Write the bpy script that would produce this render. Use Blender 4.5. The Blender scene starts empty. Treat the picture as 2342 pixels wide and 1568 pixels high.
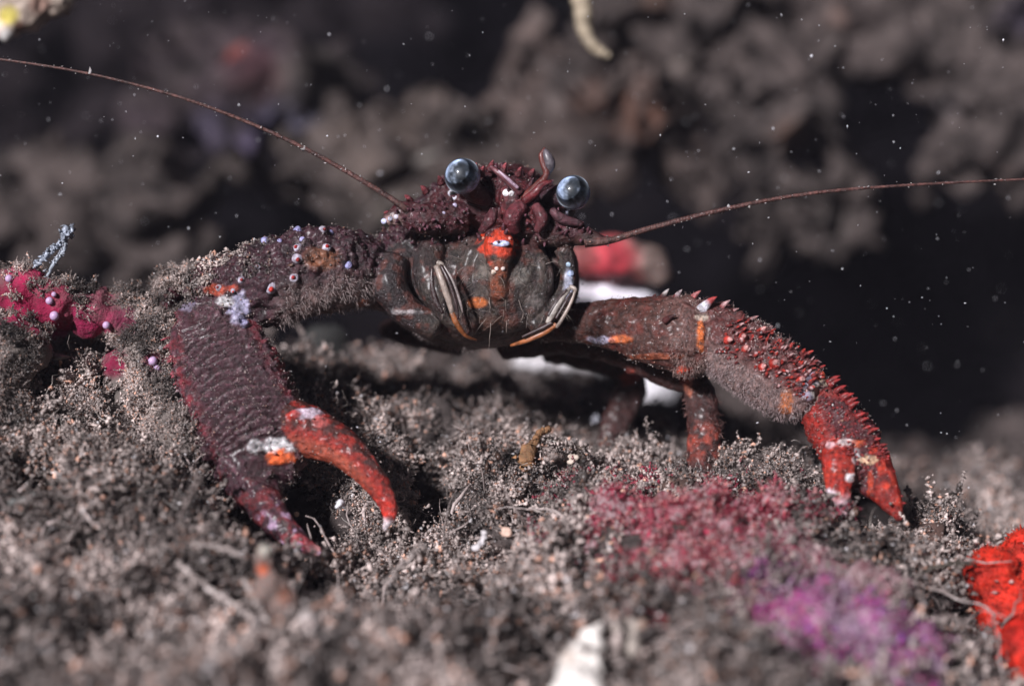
import bpy, math
import numpy as np
from mathutils import Vector, Matrix
from mathutils.bvhtree import BVHTree

# ---------------------------------------------------------------- camera, world, light
# 1 unit = 1 cm
S = bpy.context.scene
S.unit_settings.scale_length = 0.01
PITCH = math.radians(15.0)
CAM = np.array([0.0, -20 * math.cos(PITCH), 20 * math.sin(PITCH) + 1.0])
Rv = np.array([1.0, 0, 0])
Fv = np.array([0.0, math.cos(PITCH), -math.sin(PITCH)])
Uv = np.array([0.0, math.sin(PITCH), math.cos(PITCH)])
K = 12 / 20 / 2342

cd = bpy.data.cameras.new('camera')
cam = bpy.data.objects.new('camera', cd)
S.collection.objects.link(cam)
cam.location = CAM
cam.rotation_euler = (math.pi / 2 - PITCH, 0, 0)
cd.lens = 60
cd.sensor_width = 36
cd.clip_start = 0.1
cd.clip_end = 500
cd.dof.use_dof = True
cd.dof.focus_distance = 19.75
cd.dof.aperture_fstop = 0.105
S.camera = cam

SUN_DIR = Vector((-0.46, -0.70, 0.56)).normalized()     # towards the light
w = bpy.data.worlds.new('World')
S.world = w
w.use_nodes = True
wn = w.node_tree
bg = wn.nodes['Background']
sky = wn.nodes.new('ShaderNodeTexSky')
sky.sky_type = 'NISHITA'
sky.sun_disc = False
sky.sun_elevation = math.asin(SUN_DIR.z)
sky.sun_rotation = math.atan2(SUN_DIR.x, SUN_DIR.y)
wn.links.new(sky.outputs['Color'], bg.inputs['Color'])
bg.inputs['Strength'].default_value = 0.010
sl = bpy.data.lights.new('sun', 'SUN')
sl.energy = 4.8
sl.angle = math.radians(7.0)
sl.color = (1.0, 0.965, 1.0)
sun = bpy.data.objects.new('sun', sl)
S.collection.objects.link(sun)
sun.rotation_euler = SUN_DIR.to_track_quat('Z', 'Y').to_euler()
S.view_settings.view_transform = 'Standard'
S.view_settings.look = 'None'
S.view_settings.exposure = 0.28
S.view_settings.gamma = 1.0
S.cycles.max_bounces = 5
S.cycles.diffuse_bounces = 2

# ---------------------------------------------------------------- helpers
rng = np.random.default_rng(7)


def P(x, y, d):
    """point in the scene for a reference-picture position and a distance"""
    x = np.asarray(x, float); y = np.asarray(y, float); d = np.asarray(d, float)
    a = ((x - 1171) * K * d)[..., None] * Rv
    b = (-(y - 784) * K * d)[..., None] * Uv
    return CAM + a + b + d[..., None] * Fv


def V(p):
    q = p - CAM
    d = q @ Fv
    return 1171 + (q @ Rv) / (K * d), 784 - (q @ Uv) / (K * d), d


def _hash(ix, iy, iz, seed):
    h = (ix * 374761393 + iy * 668265263 + iz * 1274126177 + seed * 974634777) & 0xffffffff
    h = ((h ^ (h >> 13)) * 1274126177) & 0xffffffff
    h = h ^ (h >> 16)
    return (h & 0xffff) / 65535.0


def noise(p, s, seed=0):
    """value noise 0..1, feature size s"""
    q = np.asarray(p) / s
    i = np.floor(q).astype(np.int64)
    f = q - i
    f = f * f * (3 - 2 * f)
    r = 0
    for a in (0, 1):
        wx = f[:, 0] if a else 1 - f[:, 0]
        for b in (0, 1):
            wy = f[:, 1] if b else 1 - f[:, 1]
            for c in (0, 1):
                wz = f[:, 2] if c else 1 - f[:, 2]
                r = r + wx * wy * wz * _hash(i[:, 0] + a, i[:, 1] + b, i[:, 2] + c, seed)
    return r


def fbm(p, s, o=4, seed=0, g=0.5):
    t = 0; a = 1; n = 0
    for k in range(o):
        t = t + a * noise(p, s, seed + k * 13); n += a
        a *= g; s *= 0.5
    return t / n


def worley(p, s, seed=0):
    """distance to the nearest cell point (in cells)"""
    q = np.asarray(p) / s
    i = np.floor(q).astype(np.int64)
    best = np.full(len(q), 9.0)
    for a in (-1, 0, 1):
        for b in (-1, 0, 1):
            for c in (-1, 0, 1):
                j = i + (a, b, c)
                o = np.stack([_hash(j[:, 0], j[:, 1], j[:, 2], seed + k) for k in (0, 71, 137)], -1)
                best = np.minimum(best, ((j + o - q) ** 2).sum(1))
    return np.sqrt(best)


def sstep(a, b, x):
    t = np.clip((x - a) / (b - a), 0, 1)
    return t * t * (3 - 2 * t)


def link(o, parent=None):
    S.collection.objects.link(o)
    if parent is not None:
        o.parent = parent
        o.matrix_parent_inverse = Matrix.Identity(4)
    return o


def tag(o, label=None, cat=None, group=None, kind=None):
    if label: o['label'] = label
    if cat: o['category'] = cat
    if group: o['group'] = group
    if kind: o['kind'] = kind
    return o


def mesh_obj(name, v, f, mat, parent=None, col=None, silt=None, origin=None, smooth=True):
    """v (n,3) float, f (m,k) int or list of such arrays"""
    v = np.asarray(v, np.float32)
    fs = f if isinstance(f, list) else [f]
    fs = [np.asarray(x, np.int32) for x in fs if len(x)]
    if parent is not None:
        origin = np.array(parent.location)
    elif origin is None:
        lo, hi = v.min(0), v.max(0)
        origin = np.array([(lo[0] + hi[0]) / 2, (lo[1] + hi[1]) / 2, lo[2]])
    loop = np.concatenate([x.ravel() for x in fs])
    tot = np.concatenate([np.full(len(x), x.shape[1], np.int32) for x in fs])
    st = np.concatenate([[0], np.cumsum(tot)[:-1]]).astype(np.int32)
    me = bpy.data.meshes.new(name)
    me.vertices.add(len(v)); me.loops.add(len(loop)); me.polygons.add(len(tot))
    me.vertices.foreach_set('co', (v - origin).astype(np.float32).ravel())
    me.loops.foreach_set('vertex_index', loop)
    me.polygons.foreach_set('loop_start', st)
    me.polygons.foreach_set('loop_total', tot)
    me.polygons.foreach_set('use_smooth', np.full(len(tot), smooth))
    me.update(calc_edges=True)
    if col is not None:
        a = me.color_attributes.new('Col', 'FLOAT_COLOR', 'POINT')
        c = np.ones((len(v), 4), np.float32)
        c[:, :3] = col
        if silt is not None: c[:, 3] = silt
        a.data.foreach_set('color', c.ravel())
    me.materials.append(mat)
    o = bpy.data.objects.new(name, me)
    if parent is None:
        o.location = origin
    return link(o, parent)


def empty(name, loc):
    o = bpy.data.objects.new(name, None)
    o.location = loc
    return link(o)


# ---- materials
def new_mat(name):
    m = bpy.data.materials.new(name)
    m.use_nodes = True
    nt = m.node_tree
    return m, nt, nt.nodes['Principled BSDF']


def mat_attr(name, rough=0.9, spec=0.3, nscale=14, nlo=0.55, nhi=1.35, bump=0.03, bscale=25,
             speck=0.0, sss=0.0, coat=0.0, dust=None, dust_lo=0.5, dust_hi=0.62, dscale=9, flakes=None):
    """pigment from the Col attribute, broken up by noise; alpha of Col = how much silt lies on it"""
    m, nt, b = new_mat(name)
    N = nt.nodes; L = nt.links
    at = N.new('ShaderNodeAttribute'); at.attribute_name = 'Col'
    tc = N.new('ShaderNodeTexCoord')
    n = N.new('ShaderNodeTexNoise'); n.inputs['Scale'].default_value = nscale; n.inputs['Detail'].default_value = 4
    L.new(tc.outputs['Object'], n.inputs['Vector'])
    mr = N.new('ShaderNodeMapRange')
    mr.inputs['From Min'].default_value = 0.3; mr.inputs['From Max'].default_value = 0.7
    mr.inputs['To Min'].default_value = nlo; mr.inputs['To Max'].default_value = nhi
    L.new(n.outputs['Fac'], mr.inputs['Value'])
    mx = N.new('ShaderNodeVectorMath'); mx.operation = 'SCALE'
    L.new(at.outputs['Color'], mx.inputs[0]); L.new(mr.outputs['Result'], mx.inputs['Scale'])
    out = mx.outputs[0]
    if dust:
        n2 = N.new('ShaderNodeTexNoise'); n2.inputs['Scale'].default_value = dscale
        n2.inputs['Detail'].default_value = 6; n2.inputs['Roughness'].default_value = 0.75
        L.new(tc.outputs['Object'], n2.inputs['Vector'])
        r2 = N.new('ShaderNodeMapRange')
        r2.inputs['From Min'].default_value = dust_lo; r2.inputs['From Max'].default_value = dust_hi
        L.new(n2.outputs['Fac'], r2.inputs['Value'])
        mu = N.new('ShaderNodeMath'); mu.operation = 'MULTIPLY'
        L.new(r2.outputs['Result'], mu.inputs[0]); L.new(at.outputs['Alpha'], mu.inputs[1])
        mi = N.new('ShaderNodeMix'); mi.data_type = 'RGBA'
        L.new(mu.outputs[0], mi.inputs[0]); L.new(out, mi.inputs[6])
        mi.inputs[7].default_value = (*dust, 1)
        out = mi.outputs[2]
    if flakes:
        vo = N.new('ShaderNodeTexVoronoi'); vo.inputs['Scale'].default_value = flakes[0]
        L.new(tc.outputs['Object'], vo.inputs['Vector'])
        lt = N.new('ShaderNodeMath'); lt.operation = 'LESS_THAN'; lt.inputs[1].default_value = flakes[1]
        L.new(vo.outputs['Distance'], lt.inputs[0])
        sp = N.new('ShaderNodeSeparateColor'); L.new(vo.outputs['Color'], sp.inputs[0])
        gt = N.new('ShaderNodeMath'); gt.operation = 'LESS_THAN'; gt.inputs[1].default_value = flakes[2]
        L.new(sp.outputs[0], gt.inputs[0])
        mu = N.new('ShaderNodeMath'); mu.operation = 'MULTIPLY'
        L.new(lt.outputs[0], mu.inputs[0]); L.new(gt.outputs[0], mu.inputs[1])
        mi = N.new('ShaderNodeMix'); mi.data_type = 'RGBA'
        L.new(mu.outputs[0], mi.inputs[0]); L.new(out, mi.inputs[6])
        mi.inputs[7].default_value = (0.6, 0.56, 0.58, 1)
        out = mi.outputs[2]
    L.new(out, b.inputs['Base Color'])
    b.inputs['Roughness'].default_value = rough
    b.inputs['Specular IOR Level'].default_value = spec
    b.inputs['Coat Weight'].default_value = coat
    b.inputs['Coat Roughness'].default_value = 0.28
    if sss:
        b.inputs['Subsurface Weight'].default_value = sss
        b.inputs['Subsurface Scale'].default_value = 0.08
    if bump:
        n3 = N.new('ShaderNodeTexNoise'); n3.inputs['Scale'].default_value = bscale; n3.inputs['Detail'].default_value = 5
        n3.inputs['Roughness'].default_value = 0.65
        L.new(tc.outputs['Object'], n3.inputs['Vector'])
        bu = N.new('ShaderNodeBump'); bu.inputs['Distance'].default_value = bump
        bu.inputs['Strength'].default_value = 0.9
        L.new(n3.outputs['Fac'], bu.inputs['Height']); L.new(bu.outputs[0], b.inputs['Normal'])
    return m


M_silt = mat_attr('silt', nscale=9, bscale=22, bump=0.04)
M_crumb = mat_attr('silt_crumbs', nscale=20, bump=0.0, spec=0.6, rough=0.38)
M_rock = mat_attr('rock', nscale=3, nlo=0.45, nhi=1.5, bscale=6, bump=0.12, dust=(0.13, 0.104, 0.097), dscale=1.6,
                  dust_lo=0.45, dust_hi=0.6)
M_shell = mat_attr('lobster_shell', rough=0.4, spec=0.5, nscale=16, nlo=0.35, nhi=1.6, bump=0.045, bscale=22,
                   dust=(0.24, 0.19, 0.20), dscale=14, dust_lo=0.56, dust_hi=0.68, sss=0.08, coat=0.2, flakes=(44, 0.2, 0.05))
M_spot = mat_attr('enamel', rough=0.35, nscale=25, nlo=0.85, nhi=1.1, bump=0.0, sss=0.1)
M_tissue = mat_attr('mouth_tissue', rough=0.3, spec=0.5, nscale=12, nlo=0.5, nhi=1.4, bump=0.02, coat=0.4)
M_algae = mat_attr('algae', rough=0.6, nscale=10, nlo=0.5, nhi=1.4, bump=0.0, sss=0.0)
M_sponge = mat_attr('sponge', rough=0.6, nscale=5, nlo=0.38, nhi=1.3, bump=0.05, bscale=14, sss=0.15)
M_white = mat_attr('shell_white', rough=0.55, nscale=5, nlo=0.6, nhi=1.15, bump=0.03, bscale=9)

# ---- geometry kit
OCT_V = np.array([[1, 0, 0], [-1, 0, 0], [0, 1, 0], [0, -1, 0], [0, 0, 1], [0, 0, -1]], float)
OCT_F = np.array([[0, 2, 4], [2, 1, 4], [1, 3, 4], [3, 0, 4], [2, 0, 5], [1, 2, 5], [3, 1, 5], [0, 3, 5]])


def crumbs(pos, rad, jit=0.45, r=rng):
    n = len(pos)
    v = OCT_V[None] * (1 + jit * r.standard_normal((n, 6, 1))) + 0.25 * r.standard_normal((n, 6, 3))
    v = v * np.exp(.26 * r.standard_normal((n, 1, 3)))
    v = pos[:, None] + v * rad[:, None, None]
    f = OCT_F[None] + (np.arange(n) * 6)[:, None, None]
    return v.reshape(-1, 3), f.reshape(-1, 3)


def catmull(c, n):
    c = np.asarray(c, float)
    m = len(c)
    if m == 2:
        t = np.linspace(0, 1, n)[:, None]
        return c[0] * (1 - t) + c[1] * t
    e = np.vstack([2 * c[0] - c[1], c, 2 * c[-1] - c[-2]])
    out = []
    for u in np.linspace(0, m - 1 - 1e-9, n):
        i = int(u); t = u - i
        p0, p1, p2, p3 = e[i], e[i + 1], e[i + 2], e[i + 3]
        out.append(0.5 * ((2 * p1) + (-p0 + p2) * t + (2 * p0 - 5 * p1 + 4 * p2 - p3) * t * t
                          + (-p0 + 3 * p1 - 3 * p2 + p3) * t ** 3))
    return np.array(out)


def tube(pts, rad, sides=12, flat=1.0, ref=None, cap=True):
    """pts (n,3), rad (n,), flat = thickness along ref (default: viewing direction)"""
    pts = np.asarray(pts, float); rad = np.asarray(rad, float)
    n = len(pts)
    ref = Fv if ref is None else ref
    T = np.gradient(pts, axis=0)
    T /= np.linalg.norm(T, axis=1)[:, None] + 1e-9
    A = np.cross(T, ref); A /= np.linalg.norm(A, axis=1)[:, None] + 1e-9
    B = np.cross(A, T)
    th = np.arange(sides) * 2 * math.pi / sides
    v = pts[:, None] + rad[:, None, None] * (A[:, None] * np.cos(th)[None, :, None] + flat * B[:, None] * np.sin(th)[None, :, None])
    v = v.reshape(-1, 3)
    i = np.arange(n - 1)[:, None] * sides; j = np.arange(sides)[None]; k = (j + 1) % sides
    f = np.stack([i + j, i + k, i + sides + k, i + sides + j], -1).reshape(-1, 4)
    fs = [f]
    if cap:
        v = np.vstack([v, pts[0] - T[0] * rad[0] * 0.5, pts[-1] + T[-1] * rad[-1] * 0.5])
        a = n * sides
        jj = np.arange(sides); kk = (jj + 1) % sides
        fs.append(np.stack([kk, jj, np.full(sides, a)], -1))
        fs.append(np.stack([jj + (n - 1) * sides, kk + (n - 1) * sides, np.full(sides, a + 1)], -1))
    return v, fs


class MB:
    """collects pieces of one mesh"""
    def __init__(s): s.v = []; s.f = {}; s.c = []; s.a = []; s.n = 0
    def add(s, v, fs, col=(0.5, 0.5, 0.5), alpha=0.0):
        v = np.asarray(v)
        for f in (fs if isinstance(fs, list) else [fs]):
            f = np.asarray(f)
            if len(f): s.f.setdefault(f.shape[1], []).append(f + s.n)
        s.v.append(v); s.n += len(v)
        s.c.append(np.broadcast_to(np.asarray(col, float), (len(v), 3)))
        s.a.append(np.broadcast_to(np.asarray(alpha, float), (len(v),)))
        return s
    def arrays(s):
        return np.vstack(s.v), [np.vstack(x) for x in s.f.values()], np.vstack(s.c), np.concatenate(s.a)
    def build(s, name, mat, parent=None, **kw):
        v, f, c, a = s.arrays()
        return mesh_obj(name, v, f, mat, parent, col=c, silt=a, **kw)


_sp = {}
def sphere(c, r, nu=20, nv=12):
    key = (nu, nv)
    if key not in _sp:
        th = np.linspace(0, math.pi, nv + 1)[1:-1]; ph = np.arange(nu) * 2 * math.pi / nu
        vv = np.stack([np.sin(th)[:, None] * np.cos(ph), np.sin(th)[:, None] * np.sin(ph), np.cos(th)[:, None] + 0 * ph], -1).reshape(-1, 3)
        vv = np.vstack([vv, [0, 0, 1], [0, 0, -1]])
        i = np.arange(nv - 2)[:, None] * nu; j = np.arange(nu)[None]; k = (j + 1) % nu
        q = np.stack([i + j, i + nu + j, i + nu + k, i + k], -1).reshape(-1, 4)
        jj = np.arange(nu); kk = (jj + 1) % nu; a = (nv - 1) * nu
        t = np.vstack([np.stack([jj, kk, np.full(nu, a)], -1), np.stack([kk + (nv - 2) * nu, jj + (nv - 2) * nu, np.full(nu, a + 1)], -1)])
        _sp[key] = (vv, [q, t])
    vv, fs = _sp[key]
    return vv * np.asarray(r) + np.asarray(c), fs


def camframe(v):
    """local x,y,z -> right, depth, up"""
    return v[:, 0:1] * Rv + v[:, 1:2] * Fv + v[:, 2:3] * Uv


def remesh(mb, voxel):
    """fuse the collected pieces into one skin"""
    v, f, c, a = mb.arrays()
    o = mesh_obj('tmp', v, f, M_silt, origin=np.zeros(3))
    md = o.modifiers.new('r', 'REMESH'); md.mode = 'VOXEL'; md.voxel_size = voxel
    dg = bpy.context.evaluated_depsgraph_get()
    me = bpy.data.meshes.new_from_object(o.evaluated_get(dg))
    n = len(me.vertices)
    co = np.empty(n * 3, np.float32); me.vertices.foreach_get('co', co)
    fi = np.empty(len(me.polygons) * 4, np.int32); me.polygons.foreach_get('vertices', fi)
    bpy.data.objects.remove(o); bpy.data.meshes.remove(me)
    return co.reshape(-1, 3).astype(float), fi.reshape(-1, 4)


def normals(v, f):
    a = v[f[:, 2]] - v[f[:, 0]]; b = v[f[:, 3]] - v[f[:, 1]]
    fn = np.cross(a, b)
    n = np.zeros_like(v)
    for k in range(4):
        for d in range(3):
            n[:, d] += np.bincount(f[:, k], fn[:, d], len(v))
    return n / (np.linalg.norm(n, axis=1)[:, None] + 1e-12)


def smooth(v, f, it=3, lam=0.5):
    e = np.vstack([f[:, [0, 1]], f[:, [1, 2]], f[:, [2, 3]], f[:, [3, 0]]])
    cnt = np.bincount(e[:, 0], minlength=len(v)) + 1e-9
    for _ in range(it):
        s = np.stack([np.bincount(e[:, 0], v[e[:, 1], d], len(v)) for d in range(3)], -1)
        v = v * (1 - lam) + lam * s / cnt[:, None]
    return v


# ---------------------------------------------------------------- seabed
A = np.array([
    (-300, 1000, 19.6), (-300, 1568, 16.3), (-300, 1250, 17.2), (0, 1010, 19.2), (0, 1250, 17.6), (0, 1568, 16.0), (300, 1250, 17.8), (300, 1568, 16.1),
    (600, 1568, 16.3), (560, 1370, 17.8), (650, 1350, 18.9), (440, 1170, 18.4), (330, 1010, 19.6), (150, 1060, 18.9), (730, 1400, 18.3), (740, 1290, 19.7), (620, 1270, 19.7),
    (700, 1230, 19.9), (560, 1200, 19.9), (640, 1120, 20.1), (760, 1130, 19.9), (480, 1090, 19.9), (860, 1240, 19.6),
    (930, 1290, 19.8), (1000, 1380, 19.2), (870, 1480, 18.7), (830, 1600, 18.0), (1040, 1500, 17.5),
    (1000, 1120, 20.5), (900, 1000, 21.2), (760, 960, 21.6), (1180, 1110, 20.3), (1120, 1230, 19.6), (1200, 1330, 18.4),
    (1220, 1450, 17.2), (1200, 1568, 16.7), (1050, 950, 23.0), (1300, 1070, 21.6), (1450, 1090, 21.3), (1350, 1040, 23.2), (1500, 1000, 25.5), (1600, 1120, 20.7), (1700, 1110, 21.0),
    (1330, 1140, 20.0), (1420, 1190, 19.3), (1560, 1160, 19.3), (1750, 1140, 19.6), (1900, 1190, 19.8), (2000, 1210, 19.8), (2080, 1230, 19.7), (1600, 1330, 17.8),
    (1900, 1330, 18.2), (2150, 1340, 18.8), (1480, 1480, 16.8), (1700, 1568, 16.0), (2100, 1568, 16.8), (2220, 1568, 18.0), (2400, 1568, 20.5), (2300, 1450, 21), (2230, 1330, 20.8),
    (1950, 1120, 22.5), (1820, 1100, 22.5), (2200, 1200, 23.5), (2300, 1120, 26), (2500, 1250, 24), (2150, 1080, 30), (1750, 1050, 26),
    (1171, 900, 30), (200, 880, 30), (2300, 1050, 36), (600, 900, 27), (-400, 880, 30), (2800, 1050, 36), (1171, 960, 45), (-900, 960, 45), (3200, 1050, 50),
    (-300, 1900, 13.2), (600, 1900, 13.4), (1200, 1900, 14), (2000, 1900, 14), (2700, 1900, 16)], float)
AP = P(A[:, 0], A[:, 1], A[:, 2])


def tps_fit(xy, z):
    n = len(xy)
    r = np.linalg.norm(xy[:, None] - xy[None], axis=-1)
    Kx = np.where(r > 0, r * r * np.log(r + 1e-9), 0) + 0.004 * np.eye(n)
    Q = np.hstack([np.ones((n, 1)), xy])
    M = np.block([[Kx, Q], [Q.T, np.zeros((3, 3))]])
    return np.linalg.solve(M, np.concatenate([z, np.zeros(3)]))


def relief(xy):
    p3 = np.column_stack([xy, np.zeros(len(xy))])
    return 0.7 * (fbm(p3, 1.5, 2, 3) - 0.5) + 0.5 * (fbm(p3, 0.6, 2, 9) - 0.5)


TW = tps_fit(AP[:, :2], AP[:, 2] - relief(AP[:, :2]) - 0.17)


def height(xy):
    z = np.empty(len(xy))
    for s in range(0, len(xy), 20000):
        q = xy[s:s + 20000]
        r = np.linalg.norm(q[:, None] - AP[None, :, :2], axis=-1)
        u = r * r * np.log(r + 1e-9)
        z[s:s + 20000] = u @ TW[:-3] + TW[-3] + q @ TW[-2:]
    return z + relief(xy) - 0.16 * np.clip(xy[:, 1] - 9, 0, None) ** 1.35


def seabed():
    ny, nx = 620, 760
    u = np.linspace(0, 1, ny)
    Y = CAM[1] + 9 + 18.5 * u + 45 * np.clip(u - 0.72, 0, 1) ** 1.6 * 5
    X = np.linspace(-1, 1, nx)
    dist = (Y - CAM[1])
    XX = X[None] * (0.36 * dist[:, None] + 1.5)
    YY = np.repeat(Y[:, None], nx, 1)
    xy = np.column_stack([XX.ravel(), YY.ravel()])
    v = np.column_stack([xy, height(xy)])
    i = np.arange(ny - 1)[:, None] * nx; j = np.arange(nx - 1)[None]
    f = np.stack([i + j, i + j + 1, i + nx + j + 1, i + nx + j], -1).reshape(-1, 4)
    n = normals(v, f)
    d = 0.70 * (fbm(v, 0.48, 2, 21) - 0.5) + 0.55 * (fbm(v, 0.22, 2, 31) - 0.5) + .22 * (noise(v, .07, 35) - .5)
    pit = sstep(0.54, 0.66, fbm(v, 0.34, 2, 77))
    wq = v + .25 * (np.column_stack([fbm(v, .3, 2, 81), fbm(v, .3, 2, 82), fbm(v, .3, 2, 83)]) - .5)
    w1 = worley(wq, .66, 5); w2 = worley(wq, .27, 6)
    d = .40 * d + .74 * (.52 - w1 ** 1.7) + .36 * (.55 - w2 ** 1.6) - .35 * pit
    vx, vy, vd = V(v)                                   # trodden flat where the pincers rest
    flat = np.minimum(np.hypot((vx - 640) / 200, (vy - 1230) / 120), np.hypot((vx - 1980) / 150, (vy - 1200) / 75))
    d = np.where(flat < 1.3, np.minimum(d, -.02 + .5 * sstep(.8, 1.3, flat)), d)
    v = v + n * d[:, None]
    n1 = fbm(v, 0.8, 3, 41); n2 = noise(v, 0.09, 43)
    c = np.array([0.085, 0.068, 0.064]) * (0.40 + 0.9 * n1)[:, None] * (0.65 + 0.7 * n2)[:, None]  # ground colour darkened so the gaps between tufts look shaded
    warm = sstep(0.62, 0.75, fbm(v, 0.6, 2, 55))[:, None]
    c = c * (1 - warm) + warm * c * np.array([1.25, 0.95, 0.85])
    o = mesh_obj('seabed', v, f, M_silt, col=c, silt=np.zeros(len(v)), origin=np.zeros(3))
    o['kind'] = 'structure'
    return v, f, d


gv, gf, gdisp = seabed()
gn = normals(gv, gf)
BV_ground = BVHTree.FromPolygons([tuple(x) for x in gv[::1]], gf.tolist()) if False else None


# tufts: prototype clumps of crumbs
def make_protos(k, seed, branchy=1.0, nb=(4, 8), ln=(5, 11), r0=0.019):
    r = np.random.default_rng(seed)
    out = []
    for _ in range(k):
        pos = []; rad = []
        for b in range(r.integers(*nb)):
            p = np.array([r.normal(0, .05), r.normal(0, .05), -0.03])
            d = np.array([r.normal(0, .7), r.normal(0, .7), 1.0]); d /= np.linalg.norm(d)
            rr = r0 * r.uniform(.8, 1.5)
            for s in range(r.integers(*ln)):
                pos.append(p.copy()); rad.append(rr * r.uniform(.6, 1.35))
                d = d + r.normal(0, .42 * branchy, 3); d[2] += .06; d /= np.linalg.norm(d)
                p = p + d * rr * 1.5
                rr *= 0.95
                if r.random() < .35:
                    pos.append(p + r.normal(0, .035, 3)); rad.append(rr * r.uniform(.35, .7))
        out.append((np.array(pos), np.array(rad)))
    return out


PROTO = make_protos(34, 5, 1.0, (5, 10), (7, 15))
PROTO_F = make_protos(24, 6, 0.8, (8, 15), (9, 18), 0.0095)


def basis(n, r):
    t = r.standard_normal(n.shape)
    a = np.cross(t, n); a /= np.linalg.norm(a, axis=1)[:, None] + 1e-9
    b = np.cross(n, a)
    return a, b


def scatter(pts, nrm, scale, protos, palette, r, tint=None):
    """tufts of crumbs on points; palette: fn(positions, r)->colours"""
    a, b = basis(nrm, r)
    which = r.integers(0, len(protos), len(pts))
    ps = []; rs = []
    for k, (pp, rr) in enumerate(protos):
        m = np.where(which == k)[0]
        if not len(m): continue
        s = scale[m][:, None]
        q = (pts[m][:, None] + (a[m][:, None] * pp[None, :, 0:1] + b[m][:, None] * pp[None, :, 1:2]
             + nrm[m][:, None] * pp[None, :, 2:3]) * s[..., None])
        ps.append(q.reshape(-1, 3)); rs.append((s * rr[None]).ravel())
    pos = np.vstack(ps); rad = np.concatenate(rs)
    v, f = crumbs(pos, rad, r=r)
    c = np.repeat(palette(pos, r), 6, 0)
    return v, f, c


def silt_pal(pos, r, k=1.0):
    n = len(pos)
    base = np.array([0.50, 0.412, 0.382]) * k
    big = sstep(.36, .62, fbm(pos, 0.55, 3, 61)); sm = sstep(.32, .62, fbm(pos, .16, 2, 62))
    m = (.10 + .42 * big + .34 * sm + .45 * big * sm) * r.uniform(.6, 1.3, n)  # dark patches paint shadowed gaps into the silt colour
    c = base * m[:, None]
    t = r.random(n)
    c[t < 0.02] = np.array([0.6, 0.57, 0.58]) * r.uniform(.6, 1, ((t < 0.02).sum(), 1))
    w_ = (t > 0.9)
    c[w_] = c[w_] * np.array([1.4, 0.95, 0.75])
    return c


def on_screen(v, m=60, dmax=99):
    x, y, d = V(v)
    return (x > -m) & (x < 2342 + m) & (y > -m) & (y < 1568 + m) & (d < dmax)


# sample seabed points, density by screen area
gx, gy, gd = V(gv)
ok = on_screen(gv, 90, 27)
idx = np.where(ok)[0]
r1 = np.random.default_rng(11)
# exclude hidden far sides lightly by weighting with facing
wgt = np.ones(len(idx)) * (gd[idx] ** 2)
near = gd[idx] < 24
wgt = wgt * np.where(near, 1, .4)
g50 = np.percentile(gdisp[idx], [32, 62, 80])
def ell_(x, y, rx, ry): return ((gx[idx] - x) / rx) ** 2 + ((gy[idx] - y) / ry) ** 2 < 1
onc = ell_(1900, 1490, 240, 130) | ell_(1570, 1270, 250, 130) | ell_(640, 1240, 130, 70) | ell_(1980, 1200, 120, 55) | ell_(540, 1400, 90, 60)
wgt = wgt * (.008 + sstep(g50[0], g50[2], gdisp[idx])) * np.where(onc, .10, 1)
pick = r1.choice(idx, 12500, p=wgt / wgt.sum())
pts = gv[pick] + r1.normal(0, .01, (len(pick), 3))
nn = gn[pick] * 1.0 + np.array([0, -.35, .3]); nn /= np.linalg.norm(nn, axis=1)[:, None]
clump = fbm(pts, 0.5, 2, 91)
keep = r1.random(len(pts)) < sstep(.28, .5, clump) * 0.95 + 0.12
pts, nn, clump = pts[keep], nn[keep], clump[keep]
_, py_, _ = V(pts)
sc = r1.uniform(.5, 1.5, len(pts)) * (0.6 + 0.8 * clump) * (1 + .55 * sstep(1100, 1500, py_))
half = r1.random(len(pts)) < .5
mb = MB()
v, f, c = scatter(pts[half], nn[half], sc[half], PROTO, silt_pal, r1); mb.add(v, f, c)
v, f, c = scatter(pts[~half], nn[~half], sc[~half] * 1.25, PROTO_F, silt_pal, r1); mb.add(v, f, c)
o = mb.build('sediment_turf', M_crumb)
tag(o, 'grey brown silt covered turf of crumbs and tufts carpeting the seabed', 'turf', kind='stuff')

# thin filaments tangled in the turf
def filaments(pts, nrm, L, rad, r, col, bend=0.5, seg=7, sides=4):
    n = len(pts)
    d = nrm + r.normal(0, .8, (n, 3)); d /= np.linalg.norm(d, axis=1)[:, None]
    P_ = [pts]; p = pts
    for s in range(seg):
        p = p + d * (L / seg)[:, None]; P_.append(p)
        d = d + r.normal(0, bend, (n, 3)); d[:, 2] -= .08; d /= np.linalg.norm(d, axis=1)[:, None]
    P_ = np.stack(P_, 1)                               # n, seg+1, 3
    th = np.arange(sides) * 2 * math.pi / sides
    a, b = basis(nrm, r)
    tp = np.linspace(1, .35, seg + 1)
    ring = a[:, None] * np.cos(th)[None, :, None] + b[:, None] * np.sin(th)[None, :, None]
    v = P_[:, :, None] + ring[:, None] * (rad[:, None] * tp)[:, :, None, None]
    ns = (seg + 1) * sides
    i = np.arange(seg)[:, None] * sides; j = np.arange(sides)[None]; k = (j + 1) % sides
    f = np.stack([i + j, i + k, i + sides + k, i + sides + j], -1).reshape(-1, 4)
    f = f[None] + (np.arange(n) * ns)[:, None, None]
    return v.reshape(-1, 3), f.reshape(-1, 4), np.repeat(col, ns, 0)


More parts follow.
